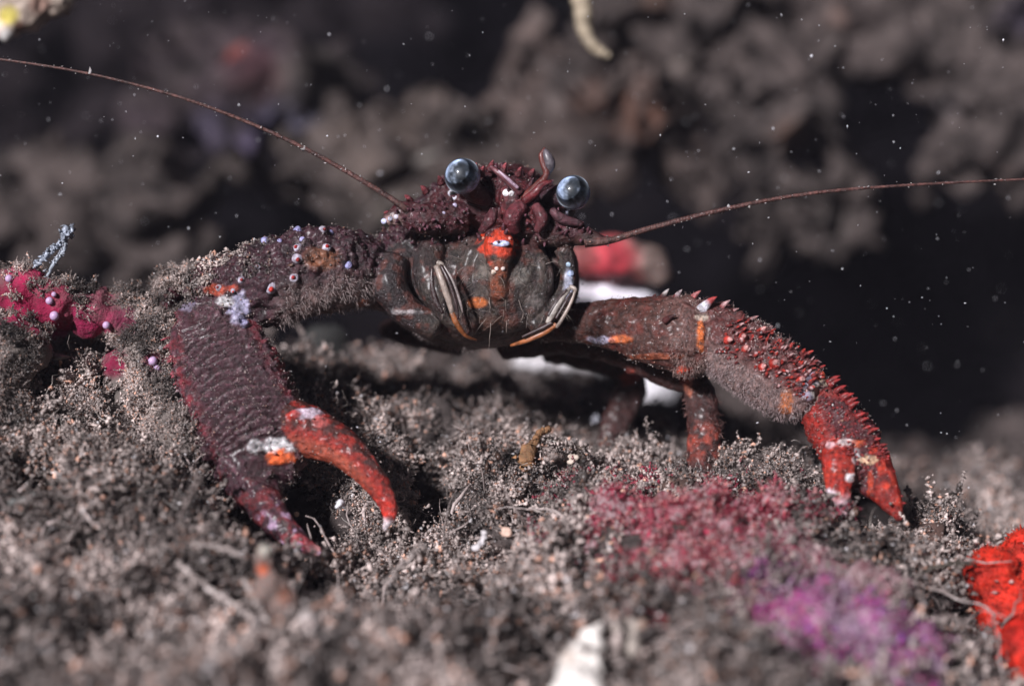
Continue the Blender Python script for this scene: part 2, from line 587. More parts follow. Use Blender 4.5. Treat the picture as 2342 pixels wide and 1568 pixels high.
pk = r1.choice(len(pts), 2600)
fv, ff, fc = filaments(pts[pk], nn[pk], r1.uniform(.15, .7, 2600), r1.uniform(.004, .013, 2600), r1,
                       np.array([.27, .235, .215]) * r1.uniform(.5, 1.5, (2600, 1)))
mb = MB(); mb.add(fv, ff, fc)
pk = r1.choice(len(pts), 15000)
q_ = pts[pk] + nn[pk] * r1.uniform(.02, .16, (15000, 1)) + r1.normal(0, .07, (15000, 3))
fv, ff, fc = filaments(q_, nn[pk], r1.uniform(.04, .15, 15000), r1.uniform(.003, .008, 15000), r1,
                       np.array([.36, .31, .29]) * r1.uniform(.4, 1.4, (15000, 1)), bend=.7, seg=3, sides=3)
mb.add(fv, ff, fc)
cand_ = np.where(py_[:] > -1e9)[0]
vx_, vy_, vd_ = V(pts)
cand_ = np.where(((vy_ > 1130) & (vx_ < 1350) | (vy_ > 1330)) & (np.hypot((vx_ - 620) / 190, (vy_ - 1190) / 150) > 1))[0]
n_s = 520
pk = r1.choice(cand_, n_s)
fv, ff, fc = filaments(pts[pk] + nn[pk] * .10, nn[pk] * .5 + r1.normal(0, .5, (n_s, 3)), r1.uniform(.35, 1.2, n_s), r1.uniform(.010, .026, n_s), r1,
                       np.array([.46, .38, .36]) * r1.uniform(.35, 1.25, (n_s, 1)), bend=.33, seg=9, sides=6)
fv = fv + .02 * (np.column_stack([noise(fv, .05, 901), noise(fv, .05, 902), noise(fv, .05, 903)]) - .5)
mb.add(fv, ff, fc)
tag(mb.build('filament_weed', M_crumb), 'fine tangled pale threads of weed growing through the silt', 'weed', kind='stuff')

# ---------------------------------------------------------------- rocks
def blob_rock(name, blobs, col, voxel=0.09, amp=0.25, fs=0.8, seed=1, label='', cat='rock', patches=(), mat=None,
              group=None, silt=0.8, fine=0.06, turf=0, turf_scale=1.0, tpal=silt_pal, asp=1.0):
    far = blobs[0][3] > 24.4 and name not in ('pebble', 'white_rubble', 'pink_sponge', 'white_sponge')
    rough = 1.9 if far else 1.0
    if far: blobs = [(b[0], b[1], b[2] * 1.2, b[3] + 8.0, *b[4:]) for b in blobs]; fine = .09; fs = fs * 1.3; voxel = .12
    mb = MB()
    for (x, y, rp, d, *fl) in blobs:
        r = rp * K * d
        s, fs_ = sphere((0, 0, 0), (r, r * (fl[0] if fl else 1.0), r * asp))
        mb.add(camframe(s) + P(x, y, d), fs_)
    v, f = remesh(mb, voxel)
    v = smooth(v, f, 16 if far else 3)
    n = normals(v, f)
    v = v + n * (rough * amp * 2 * (fbm(v, fs, 3, seed) - .5) + rough * fine * 2 * (fbm(v, fs * .22, 2, seed + 5) - .5))[:, None]
    n = normals(v, f)
    if far:
        n = normals(v, f)
        v = v + n * (1.6 * (fbm(v, 2.4, 2, seed + 31) - .5) + 1.0 * (fbm(v, .6, 3, seed + 33) - .5))[:, None]
        v = v + 1.5 * (np.column_stack([fbm(v, .8, 2, seed + 51), fbm(v, .8, 2, seed + 52), fbm(v, .8, 2, seed + 53)]) - .5)
    X, Y, D = V(v)
    nz = fbm(v, 0.7, 3, seed + 9)
    if far: nz = np.clip(2.6 * nz - .75, .03, 1.9) * (1 - .9 * sstep(.50, .60, fbm(v, 1.5, 3, seed + 41)))  # shadowed crevices painted into the far rocks by noise
    c = np.array(col) * np.array([.60, .53, .545] if far else [1, 1, 1]) * (0.35 + 1.3 * nz)[:, None]  # far rocks darkened in colour, as if light fell off with distance
    for (x, y, rp, pc, st) in patches:
        m = st * sstep(1.15, .55, np.hypot(X - x, Y - y) / rp + .7 * (fbm(v, .5, 3, seed + 17) - .5))
        c = c * (1 - m[:, None]) + m[:, None] * np.array(pc) * (.6 + .8 * nz)[:, None]
    o = mesh_obj(name, v, f, mat or M_rock, col=c, silt=np.full(len(v), silt))
    tag(o, label, cat, group)
    return o, v, n, c


BG = 'blurred rocks in the dark behind'
ROCKC = (0.085, 0.073, 0.066)
OR = (0.21, 0.095, 0.06)
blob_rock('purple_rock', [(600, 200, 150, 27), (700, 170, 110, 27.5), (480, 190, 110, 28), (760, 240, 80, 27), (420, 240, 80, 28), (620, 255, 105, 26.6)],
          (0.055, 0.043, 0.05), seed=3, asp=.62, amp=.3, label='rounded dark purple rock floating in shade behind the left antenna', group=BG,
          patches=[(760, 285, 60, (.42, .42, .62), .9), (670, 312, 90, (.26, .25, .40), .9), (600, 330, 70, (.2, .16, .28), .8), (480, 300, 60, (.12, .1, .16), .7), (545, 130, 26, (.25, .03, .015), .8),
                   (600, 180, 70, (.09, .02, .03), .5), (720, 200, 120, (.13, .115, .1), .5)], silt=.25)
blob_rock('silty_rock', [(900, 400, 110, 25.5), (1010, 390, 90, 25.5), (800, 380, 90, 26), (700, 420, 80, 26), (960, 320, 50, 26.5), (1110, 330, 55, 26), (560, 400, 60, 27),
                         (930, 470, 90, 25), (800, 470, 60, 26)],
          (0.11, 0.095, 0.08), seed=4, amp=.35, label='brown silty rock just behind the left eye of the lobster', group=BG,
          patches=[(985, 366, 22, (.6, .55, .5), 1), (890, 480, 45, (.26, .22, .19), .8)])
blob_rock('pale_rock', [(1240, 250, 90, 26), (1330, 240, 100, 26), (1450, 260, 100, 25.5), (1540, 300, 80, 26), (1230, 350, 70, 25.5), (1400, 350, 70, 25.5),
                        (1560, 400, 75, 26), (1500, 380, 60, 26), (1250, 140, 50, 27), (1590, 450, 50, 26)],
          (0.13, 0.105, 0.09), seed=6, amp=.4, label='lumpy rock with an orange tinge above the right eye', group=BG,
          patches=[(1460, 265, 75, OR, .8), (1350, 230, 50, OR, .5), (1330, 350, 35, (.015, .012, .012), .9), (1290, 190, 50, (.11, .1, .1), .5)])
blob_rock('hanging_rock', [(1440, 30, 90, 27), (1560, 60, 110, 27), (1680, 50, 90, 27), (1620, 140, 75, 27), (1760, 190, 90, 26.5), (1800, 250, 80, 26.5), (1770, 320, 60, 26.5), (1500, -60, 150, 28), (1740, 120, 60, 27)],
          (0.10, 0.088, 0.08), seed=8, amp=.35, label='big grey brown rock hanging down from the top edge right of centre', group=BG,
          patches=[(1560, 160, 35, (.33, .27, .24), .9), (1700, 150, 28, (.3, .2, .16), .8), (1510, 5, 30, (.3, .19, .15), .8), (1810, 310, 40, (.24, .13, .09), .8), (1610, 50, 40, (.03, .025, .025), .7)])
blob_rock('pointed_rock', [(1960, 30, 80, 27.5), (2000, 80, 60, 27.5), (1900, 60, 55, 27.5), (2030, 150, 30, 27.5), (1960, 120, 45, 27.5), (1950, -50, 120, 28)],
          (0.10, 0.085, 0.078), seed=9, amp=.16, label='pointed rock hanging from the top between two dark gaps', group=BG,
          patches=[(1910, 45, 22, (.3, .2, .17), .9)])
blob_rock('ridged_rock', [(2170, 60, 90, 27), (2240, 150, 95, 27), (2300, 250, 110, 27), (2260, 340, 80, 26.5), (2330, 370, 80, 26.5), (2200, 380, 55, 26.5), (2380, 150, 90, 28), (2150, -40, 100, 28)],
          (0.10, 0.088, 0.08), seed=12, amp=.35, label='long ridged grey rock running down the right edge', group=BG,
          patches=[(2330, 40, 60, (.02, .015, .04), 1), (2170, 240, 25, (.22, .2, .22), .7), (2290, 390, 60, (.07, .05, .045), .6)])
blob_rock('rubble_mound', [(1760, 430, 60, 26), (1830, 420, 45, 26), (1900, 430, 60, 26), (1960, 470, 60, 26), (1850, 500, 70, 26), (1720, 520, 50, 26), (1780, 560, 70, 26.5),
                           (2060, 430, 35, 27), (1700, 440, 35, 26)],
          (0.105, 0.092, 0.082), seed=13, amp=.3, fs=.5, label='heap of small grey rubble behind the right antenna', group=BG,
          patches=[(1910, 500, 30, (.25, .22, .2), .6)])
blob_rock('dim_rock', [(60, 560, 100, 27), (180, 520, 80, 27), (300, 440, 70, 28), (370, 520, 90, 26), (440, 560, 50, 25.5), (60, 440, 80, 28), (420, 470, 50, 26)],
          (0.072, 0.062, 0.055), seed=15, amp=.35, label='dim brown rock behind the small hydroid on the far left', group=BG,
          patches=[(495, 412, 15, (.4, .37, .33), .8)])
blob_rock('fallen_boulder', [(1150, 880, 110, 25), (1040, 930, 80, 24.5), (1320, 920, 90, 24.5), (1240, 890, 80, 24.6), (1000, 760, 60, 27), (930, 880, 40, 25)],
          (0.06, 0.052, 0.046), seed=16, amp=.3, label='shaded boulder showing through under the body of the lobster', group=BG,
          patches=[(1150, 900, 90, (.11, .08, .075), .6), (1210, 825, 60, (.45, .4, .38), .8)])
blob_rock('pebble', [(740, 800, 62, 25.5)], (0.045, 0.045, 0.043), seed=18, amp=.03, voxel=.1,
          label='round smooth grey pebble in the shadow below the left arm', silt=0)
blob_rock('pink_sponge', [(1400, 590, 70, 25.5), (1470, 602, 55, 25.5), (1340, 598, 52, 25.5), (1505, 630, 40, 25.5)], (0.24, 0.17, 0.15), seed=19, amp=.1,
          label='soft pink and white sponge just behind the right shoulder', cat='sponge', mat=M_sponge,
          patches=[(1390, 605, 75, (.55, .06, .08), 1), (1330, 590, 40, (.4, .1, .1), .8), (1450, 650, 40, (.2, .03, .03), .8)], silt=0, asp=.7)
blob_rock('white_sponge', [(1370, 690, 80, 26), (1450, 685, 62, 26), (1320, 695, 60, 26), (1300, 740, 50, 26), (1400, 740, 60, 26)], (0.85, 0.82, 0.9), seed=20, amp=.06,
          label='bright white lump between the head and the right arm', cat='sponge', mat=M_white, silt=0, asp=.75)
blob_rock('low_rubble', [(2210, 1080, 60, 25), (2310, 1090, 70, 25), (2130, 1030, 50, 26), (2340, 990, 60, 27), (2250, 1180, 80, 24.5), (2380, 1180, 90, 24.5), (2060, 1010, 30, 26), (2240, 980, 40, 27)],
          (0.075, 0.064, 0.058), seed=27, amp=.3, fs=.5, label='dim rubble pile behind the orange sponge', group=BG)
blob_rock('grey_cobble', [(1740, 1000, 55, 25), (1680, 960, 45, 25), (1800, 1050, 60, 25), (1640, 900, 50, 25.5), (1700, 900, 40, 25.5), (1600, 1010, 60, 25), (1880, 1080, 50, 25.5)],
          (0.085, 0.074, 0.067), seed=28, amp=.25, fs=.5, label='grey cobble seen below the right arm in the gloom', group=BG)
# rough rock face behind everything
def rock_face():
    nx_, nz2 = 420, 260
    xs = np.linspace(-200, 2560, nx_); ys = np.linspace(-160, 1180, nz2)
    XX, YY = np.meshgrid(xs, ys)
    q = P(XX.ravel(), YY.ravel(), np.full(XX.size, 47.))
    dd = 7.0 * (fbm(q, 4.5, 2, 401) - .5) + 3.0 * (fbm(q, 1.6, 3, 402) - .5) + 1.2 * (.6 - worley(q, 1.3, 403))
    v = q - Fv * dd[:, None]
    i = np.arange(nz2 - 1)[:, None] * nx_; j = np.arange(nx_ - 1)[None]
    f = np.stack([i + j, i + nx_ + j, i + nx_ + j + 1, i + j + 1], -1).reshape(-1, 4)
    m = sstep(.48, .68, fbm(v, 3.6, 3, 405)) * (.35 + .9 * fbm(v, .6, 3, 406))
    c = np.array([.004, .0036, .0045]) + m[:, None] * np.array([.019, .015, .016])  # murk and unlit gaps painted into the rock colour
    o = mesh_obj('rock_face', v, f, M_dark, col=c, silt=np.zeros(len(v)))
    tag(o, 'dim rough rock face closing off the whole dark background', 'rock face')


# near-black backdrop added far behind; its colour holds the unlit dark
cv = []
n1, n2 = 60, 40
th = np.linspace(-1.5, 1.5, n1); ph = np.linspace(-0.75, 0.9, n2)
R0 = 62.0
cv = np.array([[R0 * math.sin(a) * math.cos(b), CAM[1] + R0 * math.cos(a) * math.cos(b) * .95, CAM[2] + R0 * math.sin(b)] for b in ph for a in th])
i = np.arange(n2 - 1)[:, None] * n1; j = np.arange(n1 - 1)[None]
cf = np.stack([i + j, i + n1 + j, i + n1 + j + 1, i + j + 1], -1).reshape(-1, 4)
cv = cv + np.array([0, -1, 0]) * (4 * fbm(cv, 9, 3, 2))[:, None]
M_dark, _nt, _b = new_mat('unlit_dark')
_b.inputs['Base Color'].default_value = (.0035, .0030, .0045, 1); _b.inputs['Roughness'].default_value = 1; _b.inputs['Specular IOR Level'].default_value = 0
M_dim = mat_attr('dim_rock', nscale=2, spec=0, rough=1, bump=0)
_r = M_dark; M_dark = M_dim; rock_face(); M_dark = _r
o = mesh_obj('dark_backdrop', cv, cf, M_dark, col=np.tile([[.0012, .0010, .0016]], (len(cv), 1)), silt=np.zeros(len(cv)), origin=np.zeros(3))
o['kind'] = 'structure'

# encrusted rock on the left, holding up the arm
o, lv, ln_, lc = blob_rock('encrusted_rock', [(-60, 670, 95, 20.3), (50, 665, 68, 20.2), (130, 690, 58, 20.2), (210, 705, 55, 20.3), (290, 715, 62, 20.4), (350, 730, 55, 20.3),
                                 (340, 810, 60, 20.2), (300, 870, 75, 20.3), (350, 930, 75, 20), (20, 800, 80, 19.6), (-40, 900, 90, 19.4), (20, 740, 50, 20),
                                 (150, 850, 110, 22.2), (380, 660, 38, 20.4), (420, 650, 35, 20.6), (400, 1010, 80, 19.6), (250, 960, 60, 20.4)],
          (0.20, 0.17, 0.155), voxel=.045, amp=.16, fs=.5, seed=22, fine=.07,
          label='silt covered rock with magenta crust under the left arm', silt=.6,
          patches=[(30, 655, 130, (.36, .015, .075), 1), (120, 690, 110, (.40, .018, .08), 1), (210, 710, 80, (.30, .015, .07), 1), (290, 730, 40, (.13, .012, .04), .9),
                   (260, 830, 45, (.2, .012, .045), 1), (350, 830, 30, (.25, .012, .06), 1), (400, 690, 40, (.1, .012, .03), .9), (390, 780, 30, (.12, .012, .03), .8)])
X, Y, D = V(lv)
crust = (lc[:, 0] > 3.2 * lc[:, 1])
front = (ln_ @ -Fv > -0.1) | (ln_[:, 2] > .2)
r2 = np.random.default_rng(5)
cand = np.where(on_screen(lv) & front)[0]
pk = r2.choice(cand, 3800)
pm = np.where(crust[pk], r2.random(len(pk)) < (.06 + .6 * (fbm(lv[pk], .3, 2, 8) > .6)), True)
hol = np.hypot((X[pk] - 180) / 110, (Y[pk] - 880) / 130) < 1
pk = pk[pm & ~hol]
mb = MB()
for h_, pr, s_ in ((pk[::2], PROTO, .55), (pk[1::2], PROTO_F, .8)):
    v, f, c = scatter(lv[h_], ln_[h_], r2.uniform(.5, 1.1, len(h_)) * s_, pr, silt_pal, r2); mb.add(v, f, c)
silt_cap = mb.build('silt_crumb', M_crumb, parent=o); silt_cap['kind'] = 'stuff'
for (x, y, rr_) in ((17, 633, 9), (114, 694, 9), (117, 726, 11), (238, 744, 9), (357, 824, 11), (362, 835, 8), (128, 664, 6)):
    m = np.hypot(X - x, Y - y) < 10
    p = lv[np.where(m)[0][np.argmin(D[m])]] if m.any() else P(x, y, 19.9)
    a, b = sphere(p - Fv * .03, rr_ * K * 20, 14, 8)
    mb = MB(); mb.add(a, b, (.52, .36, .56)); mb.build('nodule', M_spot, parent=o)

# ---------------------------------------------------------------- the squat lobster
seg = {}
def SEG(name, ctrl, flat=1.0, n=26):
    """ctrl: (x, y, depth, radius in picture px)"""
    c = np.array(ctrl, float)
    q = catmull(c, n)
    pts = P(q[:, 0], q[:, 1], q[:, 2]); rad = q[:, 3] * K * q[:, 2]
    seg[name] = (pts, rad, flat)
    return pts, rad


SEG('l_merus', [(880, 640, 20.6, 60), (800, 618, 20.2, 92), (720, 620, 20.0, 100), (630, 645, 19.9, 98), (560, 665, 19.9, 86), (500, 668, 19.9, 66)], .8)
SEG('l_carpus', [(560, 650, 20.0, 60), (500, 660, 19.95, 72), (455, 690, 19.9, 62)], .8)
SEG('l_palm', [(470, 700, 19.9, 66), (485, 760, 19.8, 100), (520, 850, 19.65, 118), (560, 950, 19.5, 130), (590, 1030, 19.4, 122), (590, 1090, 19.35, 88)], .62)
SEG('l_finger', [(640, 975, 19.4, 74), (705, 988, 19.35, 62), (780, 1022, 19.25, 47), (840, 1078, 19.15, 35), (880, 1135, 19.1, 25), (893, 1175, 19.05, 18), (878, 1212, 19.0, 6)], .8)
SEG('l_thumb', [(560, 1060, 19.35, 84), (588, 1125, 19.15, 54), (625, 1182, 18.9, 38), (668, 1226, 18.75, 28), (706, 1252, 18.65, 18), (735, 1264, 18.6, 8)], .8)
SEG('r_merus', [(1230, 740, 20.8, 40), (1320, 738, 20.5, 44), (1420, 742, 20.3, 62), (1510, 760, 20.1, 82), (1580, 768, 20.0, 90), (1620, 765, 19.95, 70)], .9)
SEG('r_carpus', [(1600, 740, 20.0, 64), (1660, 785, 19.9, 80), (1740, 838, 19.75, 82), (1810, 885, 19.65, 76), (1850, 905, 19.6, 58)], .85)
SEG('r_palm', [(1865, 900, 19.6, 40), (1890, 935, 19.55, 60), (1920, 985, 19.45, 67), (1953, 1040, 19.3, 68), (1980, 1085, 19.2, 56)], .7)
SEG('r_finger', [(1982, 1050, 19.25, 54), (2012, 1105, 19.15, 42), (2040, 1150, 19.05, 27), (2058, 1188, 19.0, 9)], .8)
SEG('r_thumb', [(1910, 1020, 19.15, 30), (1916, 1060, 19.0, 36), (1918, 1105, 18.95, 31), (1925, 1145, 18.9, 20), (1932, 1180, 18.9, 7)], .8)
SEG('leg_a', [(1150, 790, 21.6, 34), (1290, 775, 21.2, 36), (1430, 805, 20.9, 40), (1530, 845, 20.7, 42), (1590, 872, 20.6, 32)], .8)
SEG('leg_b', [(1590, 865, 20.6, 28), (1606, 920, 20.5, 37), (1608, 990, 20.4, 40), (1606, 1050, 20.3, 34), (1603, 1120, 20.2, 24), (1600, 1180, 20.1, 10)], .8)
SEG('leg_c', [(1250, 800, 22.2, 26), (1380, 825, 22.2, 30), (1450, 855, 22.2, 34)], .8)
SEG('leg_d', [(1450, 845, 22.2, 30), (1440, 900, 22.2, 37), (1412, 960, 22.1, 33), (1388, 1010, 22, 24), (1375, 1050, 22, 10)], .8)
SEG('leg_e', [(1050, 740, 20.9, 16), (950, 718, 20.7, 14), (880, 702, 20.5, 14), (820, 688, 20.4, 17)], .9)
SEG('leg_f', [(1060, 780, 21.9, 34), (940, 760, 22.0, 34), (880, 752, 22.2, 22)], .8)
trunk = [((1085, 640, 21.2), (1.18, 1.25, .80)), ((1090, 720, 20.8), (.80, .8, .42)), ((1130, 480, 20.9), (.98, .8, .46)), ((1150, 430, 20.7), (.55, .6, .30)),
         ((1155, 640, 20.15), (.55, .5, .62)), ((1075, 600, 22.8), (1.15, 1.2, .75)), ((930, 620, 20.9), (.5, .7, .55)), ((1270, 640, 20.7), (.30, .5, .55))]
SEG('brow_l', [(1060, 500, 20.2, 38), (980, 500, 20.0, 38), (920, 490, 19.95, 28), (884, 505, 19.95, 16)], 1)
SEG('brow_r', [(1180, 520, 20.1, 38), (1270, 530, 19.95, 34), (1330, 540, 19.95, 22), (1392, 552, 19.9, 9)], 1)
SEG('snout', [(1130, 410, 20.4, 34), (1180, 450, 20.0, 42), (1190, 500, 19.9, 44), (1180, 530, 19.85, 30)], 1)
SEG('cheek_r', [(1215, 580, 19.9, 26), (1235, 630, 19.9, 34), (1215, 690, 19.9, 36), (1160, 730, 19.95, 34)], .8)
SEG('cheek_l', [(1085, 570, 19.9, 22), (1070, 630, 19.9, 28), (1090, 690, 19.9, 34), (1130, 735, 19.95, 34)], .8)
SEG('jaw', [(1140, 530, 19.7, 32), (1142, 570, 19.62, 36), (1140, 620, 19.65, 26), (1140, 680, 19.7, 22)], .8)
SEG('fold_l', [(900, 590, 20.2, 34), (890, 650, 20.1, 42), (930, 710, 20.1, 36), (1000, 750, 20.1, 30)], .9)
SEG('fold_m', [(990, 560, 20.1, 30), (980, 620, 20.0, 38), (1020, 700, 19.9, 34), (1080, 755, 19.9, 26)], .9)
SEG('fold_r', [(1290, 570, 20.0, 22), (1300, 630, 20.0, 20), (1280, 690, 19.95, 22), (1220, 750, 19.9, 22)], .9)

mb = MB()
for nm, (pts_, rad_, fl) in seg.items():
    a, b = tube(pts_, rad_, 16, fl); mb.add(a, b)
for (cx, cy, dd), rr in trunk:
    a, b = sphere((0, 0, 0), rr, 28, 18)
    mb.add(camframe(a) + P(cx, cy, dd), b)
bv, bf = remesh(mb, 0.021)
bv = smooth(bv, bf, 3)
bn = normals(bv, bf)
X, Y, D = V(bv)

# nearest limb segment and position along it
names = list(seg)
best = np.full(len(bv), 9e9); which = np.zeros(len(bv), int); tt = np.zeros(len(bv)); side = np.zeros(len(bv))
for k, nm in enumerate(names):
    pts_, rad_, fl = seg[nm]
    x0, y0, d0 = V(pts_)
    d2 = np.full(len(bv), 9e9); ti = np.zeros(len(bv), int)
    for i_ in range(len(pts_)):
        q = np.linalg.norm(bv - pts_[i_], axis=1) / rad_[i_]
        m = q < d2; d2[m] = q[m]; ti[m] = i_
    m = d2 < best
    Tg = np.gradient(pts_, axis=0); L2 = (Tg ** 2).sum(1)
    fr_ = ((bv - pts_[ti]) * Tg[ti]).sum(1) / L2[ti]
    best[m] = d2[m]; which[m] = k; tt[m] = ((ti + np.clip(fr_, -.6, .6)) / (len(pts_) - 1))[m]
    # signed side in the picture plane (positive = up / outer edge)
    tx = np.gradient(x0); ty = np.gradient(y0); ll = np.hypot(tx, ty)
    sd = ((X - x0[ti]) * ty[ti] - (Y - y0[ti]) * tx[ti]) / ll[ti] / (rad_[ti] / (K * d0[ti]))
    side[m] = sd[m]
SI = {n_: i_ for i_, n_ in enumerate(names)}
is_ = lambda *a: np.isin(which, [SI[x] for x in a])

MAR = np.array([.050, .009, .012]); DPUR = np.array([.045, .012, .020]); RED = np.array([.42, .022, .012])
ORG = np.array([.75, .13, .03]); PINK = np.array([.20, .125, .115]); WHT = np.array([.75, .72, .74]); LIL = np.array([.42, .40, .62])
GREY = np.array([.090, .066, .053]); BRN = np.array([.06, .018, .012])
c = np.tile(MAR, (len(bv), 1)); sa = np.full(len(bv), .7)
nA = fbm(bv, .22, 3, 100); nB = fbm(bv, .09, 2, 101); nC = noise(bv, .05, 102)


def mixc(c, m, col):
    m = np.clip(m, 0, 1)[:, None]
    return c * (1 - m) + m * np.asarray(col)


disp = 0.08 * (nA - .5) + .05 * (nB - .5)
# trunk and face
face = is_('brow_l', 'brow_r', 'snout', 'cheek_r', 'cheek_l', 'jaw', 'fold_l', 'fold_m', 'fold_r') | (best > 1.6)
low = face & (Y > 540)
sl = sstep(525, 575, Y + 40 * (nA - .5)) * face
c = mixc(c, sl, GREY * .42); disp = disp * (1 - .7 * sl)
c = mixc(c, sl * sstep(1010, 960, X + 40 * nA), np.array([.022, .014, .015]))
strk = fbm(bv * np.array([1, .5, .35]), .07, 3, 333)
c = mixc(c, sl * sstep(.50, .66, strk) * .6 * sstep(980, 1080, X), [.095, .07, .062])
c = mixc(c, sl * sstep(.52, .38, strk) * .75, [.022, .010, .010])
c = mixc(c, sl * sstep(.56, .68, fbm(bv, .11, 2, 334)) * .6, [.12, .035, .025])
c = mixc(c, sl * sstep(730, 790, Y) * .6, [.05, .02, .016])
disp += sl * .02 * (strk - .5)
c = mixc(c, face * sstep(.55, .7, fbm(bv, .14, 2, 120)) * .55 * (Y < 560), [.10, .03, .04])
c = mixc(c, sstep(1.2, .6, np.hypot((X - 1195) / 75, (Y - 470) / 60)) * face * .8 * sstep(.35, .6, nB), [.16, .025, .03])
sa = np.where(low, .35, sa); sa = np.where(face & ~low, .8, sa)
fo = np.hypot((X - 1142) / 44, (Y - 560) / 36) + 1.5 * (nB - .5) + .6 * (nC - .5)
c = mixc(c, sstep(1.15, .75, fo) * face, [.55, .045, .015])
c = mixc(c, sstep(1.1, .6, np.hypot((X - 1092) / 26, (Y - 692) / 14)) * face, [.5, .13, .03])
c = mixc(c, sstep(1.1, .5, np.hypot((X - 1140) / 26, (Y - 640) / 60)) * face * .7, [.30, .07, .025])
for ex, ey, erx, ery, ec in ((1108, 625, 26, 20, (.17, .15, .13)), (1188, 630, 28, 22, (.20, .18, .16)), (1150, 645, 14, 16, (.02, .02, .015)), (1125, 590, 22, 10, (.03, .035, .025)), (1172, 592, 22, 10, (.03, .035, .025)),
                           (1230, 690, 30, 26, (.10, .085, .08)), (1265, 600, 14, 50, (.10, .06, .055)), (1210, 560, 30, 22, (.10, .03, .03)), (1075, 560, 24, 18, (.08, .05, .045)), (1120, 740, 60, 22, (.09, .035, .02))):
    c = mixc(c, sstep(1.2, .4, np.hypot((X - ex) / erx, (Y - ey) / ery) + .7 * (nB - .5)) * face * .75, ec)
c = mixc(c, sstep(1.1, .6, np.hypot((X - 1300) / 12, (Y - 650) / 44)) * face * .8, [.5, .52, .66])
c = mixc(c, sstep(1.1, .6, np.hypot((X - 895) / 28, (Y - 510) / 22)) * face * .8, [.42, .28, .26])
sa[sstep(1.15, .8, fo) * face > .5] = 0
# left arm upper segment
m = is_('l_merus')
und = sstep(.05, -.45, side * -1 * -1)
und = sstep(600, 700, Y - (X - 640) * -.06 + 60 * (nA - .5)) * sstep(600, 690, X)
c = mixc(c, m * 1., DPUR * .9)
c = mixc(c, m * und, PINK * .75)
sa[m] = .95
c = mixc(c, m * sstep(1.2, .6, np.hypot((X - 735) / 45, (Y - 590) / 30)) * .7, [.3, .12, .06])
disp += m * (1 - und) * (.16 * (fbm(bv, .16, 2, 130) - .5) + .07 * (.6 - worley(bv, .10, 131)))
c = mixc(c, m * (1 - und) * sstep(.55, .68, fbm(bv, .10, 2, 132)) * .6, [.012, .006, .008])
m = is_('l_carpus')
c = mixc(c, m * 1., np.array([.07, .025, .03])); sa[m] = .9
disp += m * .1 * (nB - .5)
# palm: transverse scaly ridges
m = is_('l_palm')
ph = tt * 23 + 2.2 * side ** 2 * np.sign(side) * 0 - 2.0 * side ** 2 + 1.3 * (nA - .5) + .35 * (nB - .5)
saw = ph - np.floor(ph)
c = mixc(c, m * 1., np.array([.048, .014, .022]))
c = mixc(c, m * (saw > .62) * .9, [.025, .003, .006])
c = mixc(c, m * (saw < .25) * .5 * nC, [.10, .07, .08])
rowk = np.floor(ph)
scal = np.abs(np.sin(side * 17 + rowk * 1.7 + 1.0 * (nB - .5)))
disp = np.where(m, .35 * disp, disp)
disp += m * (.075 * (1 - saw) ** 1.2 * (.75 + .25 * scal) - .03)
c = mixc(c, m * (scal < .22) * .5, [.03, .004, .008])
c = mixc(c, m * (saw < .3) * (scal > .6) * .45, [.15, .06, .08])
c = mixc(c, m * sstep(-.55, -.9, side) * .8 * sstep(.35, .6, nB), [.20, .018, .03])
c = mixc(c, m * sstep(.62, .95, side) * .8 * sstep(.35, .6, nB), [.20, .018, .03])
sa = np.where(m, .7 * (saw < .5) + .15, sa)
SAW = np.where(m, saw, 1)
# fingers
for nm in ('l_finger', 'l_thumb', 'r_finger', 'r_thumb'):
    m = is_(nm)
    dk = {'l_finger': np.array([.30, .018, .012]), 'l_thumb': np.array([.045, .012, .02]), 'r_finger': RED * .55, 'r_thumb': RED}[nm]
    c = mixc(c, m * 1., dk)
    c = mixc(c, m * sstep(.42, .62, nB) * (.25 if nm == 'l_thumb' else .5), RED * .8)
    if nm == 'l_finger':
        c = mixc(c, m * sstep(.5, .85, tt), RED * 1.1)
        c = mixc(c, m * sstep(-.05, .3, side + .8 * (nA - .5)) * sstep(.85, .55, tt) * .92, [.035, .010, .008])
        c = mixc(c, m * sstep(.56, .66, noise(bv, .06, 301)) * sstep(.0, .3, side) * .8, [.32, .02, .012])
        c = mixc(c, m * sstep(.0, -.5, side) * sstep(.75, .4, tt) * .6, [.30, .09, .05])
    if nm == 'l_thumb':
        c = mixc(c, m * sstep(.35, .7, tt) * sstep(.40, .6, nB) * .75, [.34, .03, .045])
        c = mixc(c, m * sstep(.78, .95, tt) * .8, [.6, .28, .28])
        c = mixc(c, m * sstep(.66, .72, noise(bv, .07, 303)) * sstep(.3, .5, tt) * .8, [.5, .34, .5])
    if nm in ('r_finger', 'r_thumb'):
        c = mixc(c, m * sstep(.5, .66, nB) * .5, [.55, .05, .02])
        c = mixc(c, m * sstep(.54, .64, noise(bv, .05, 302)) * .6, [.12, .01, .01])
    if nm == 'l_finger': c = mixc(c, m * sstep(.86, .93, tt), [.78, .66, .70])
    if nm == 'r_thumb': c = mixc(c, m * sstep(.62, .8, tt) * .8, [.75, .55, .6])
    sa[m] = .2
    disp = np.where(m, .02 * (nC - .5) + .02 * (nB - .5), disp)
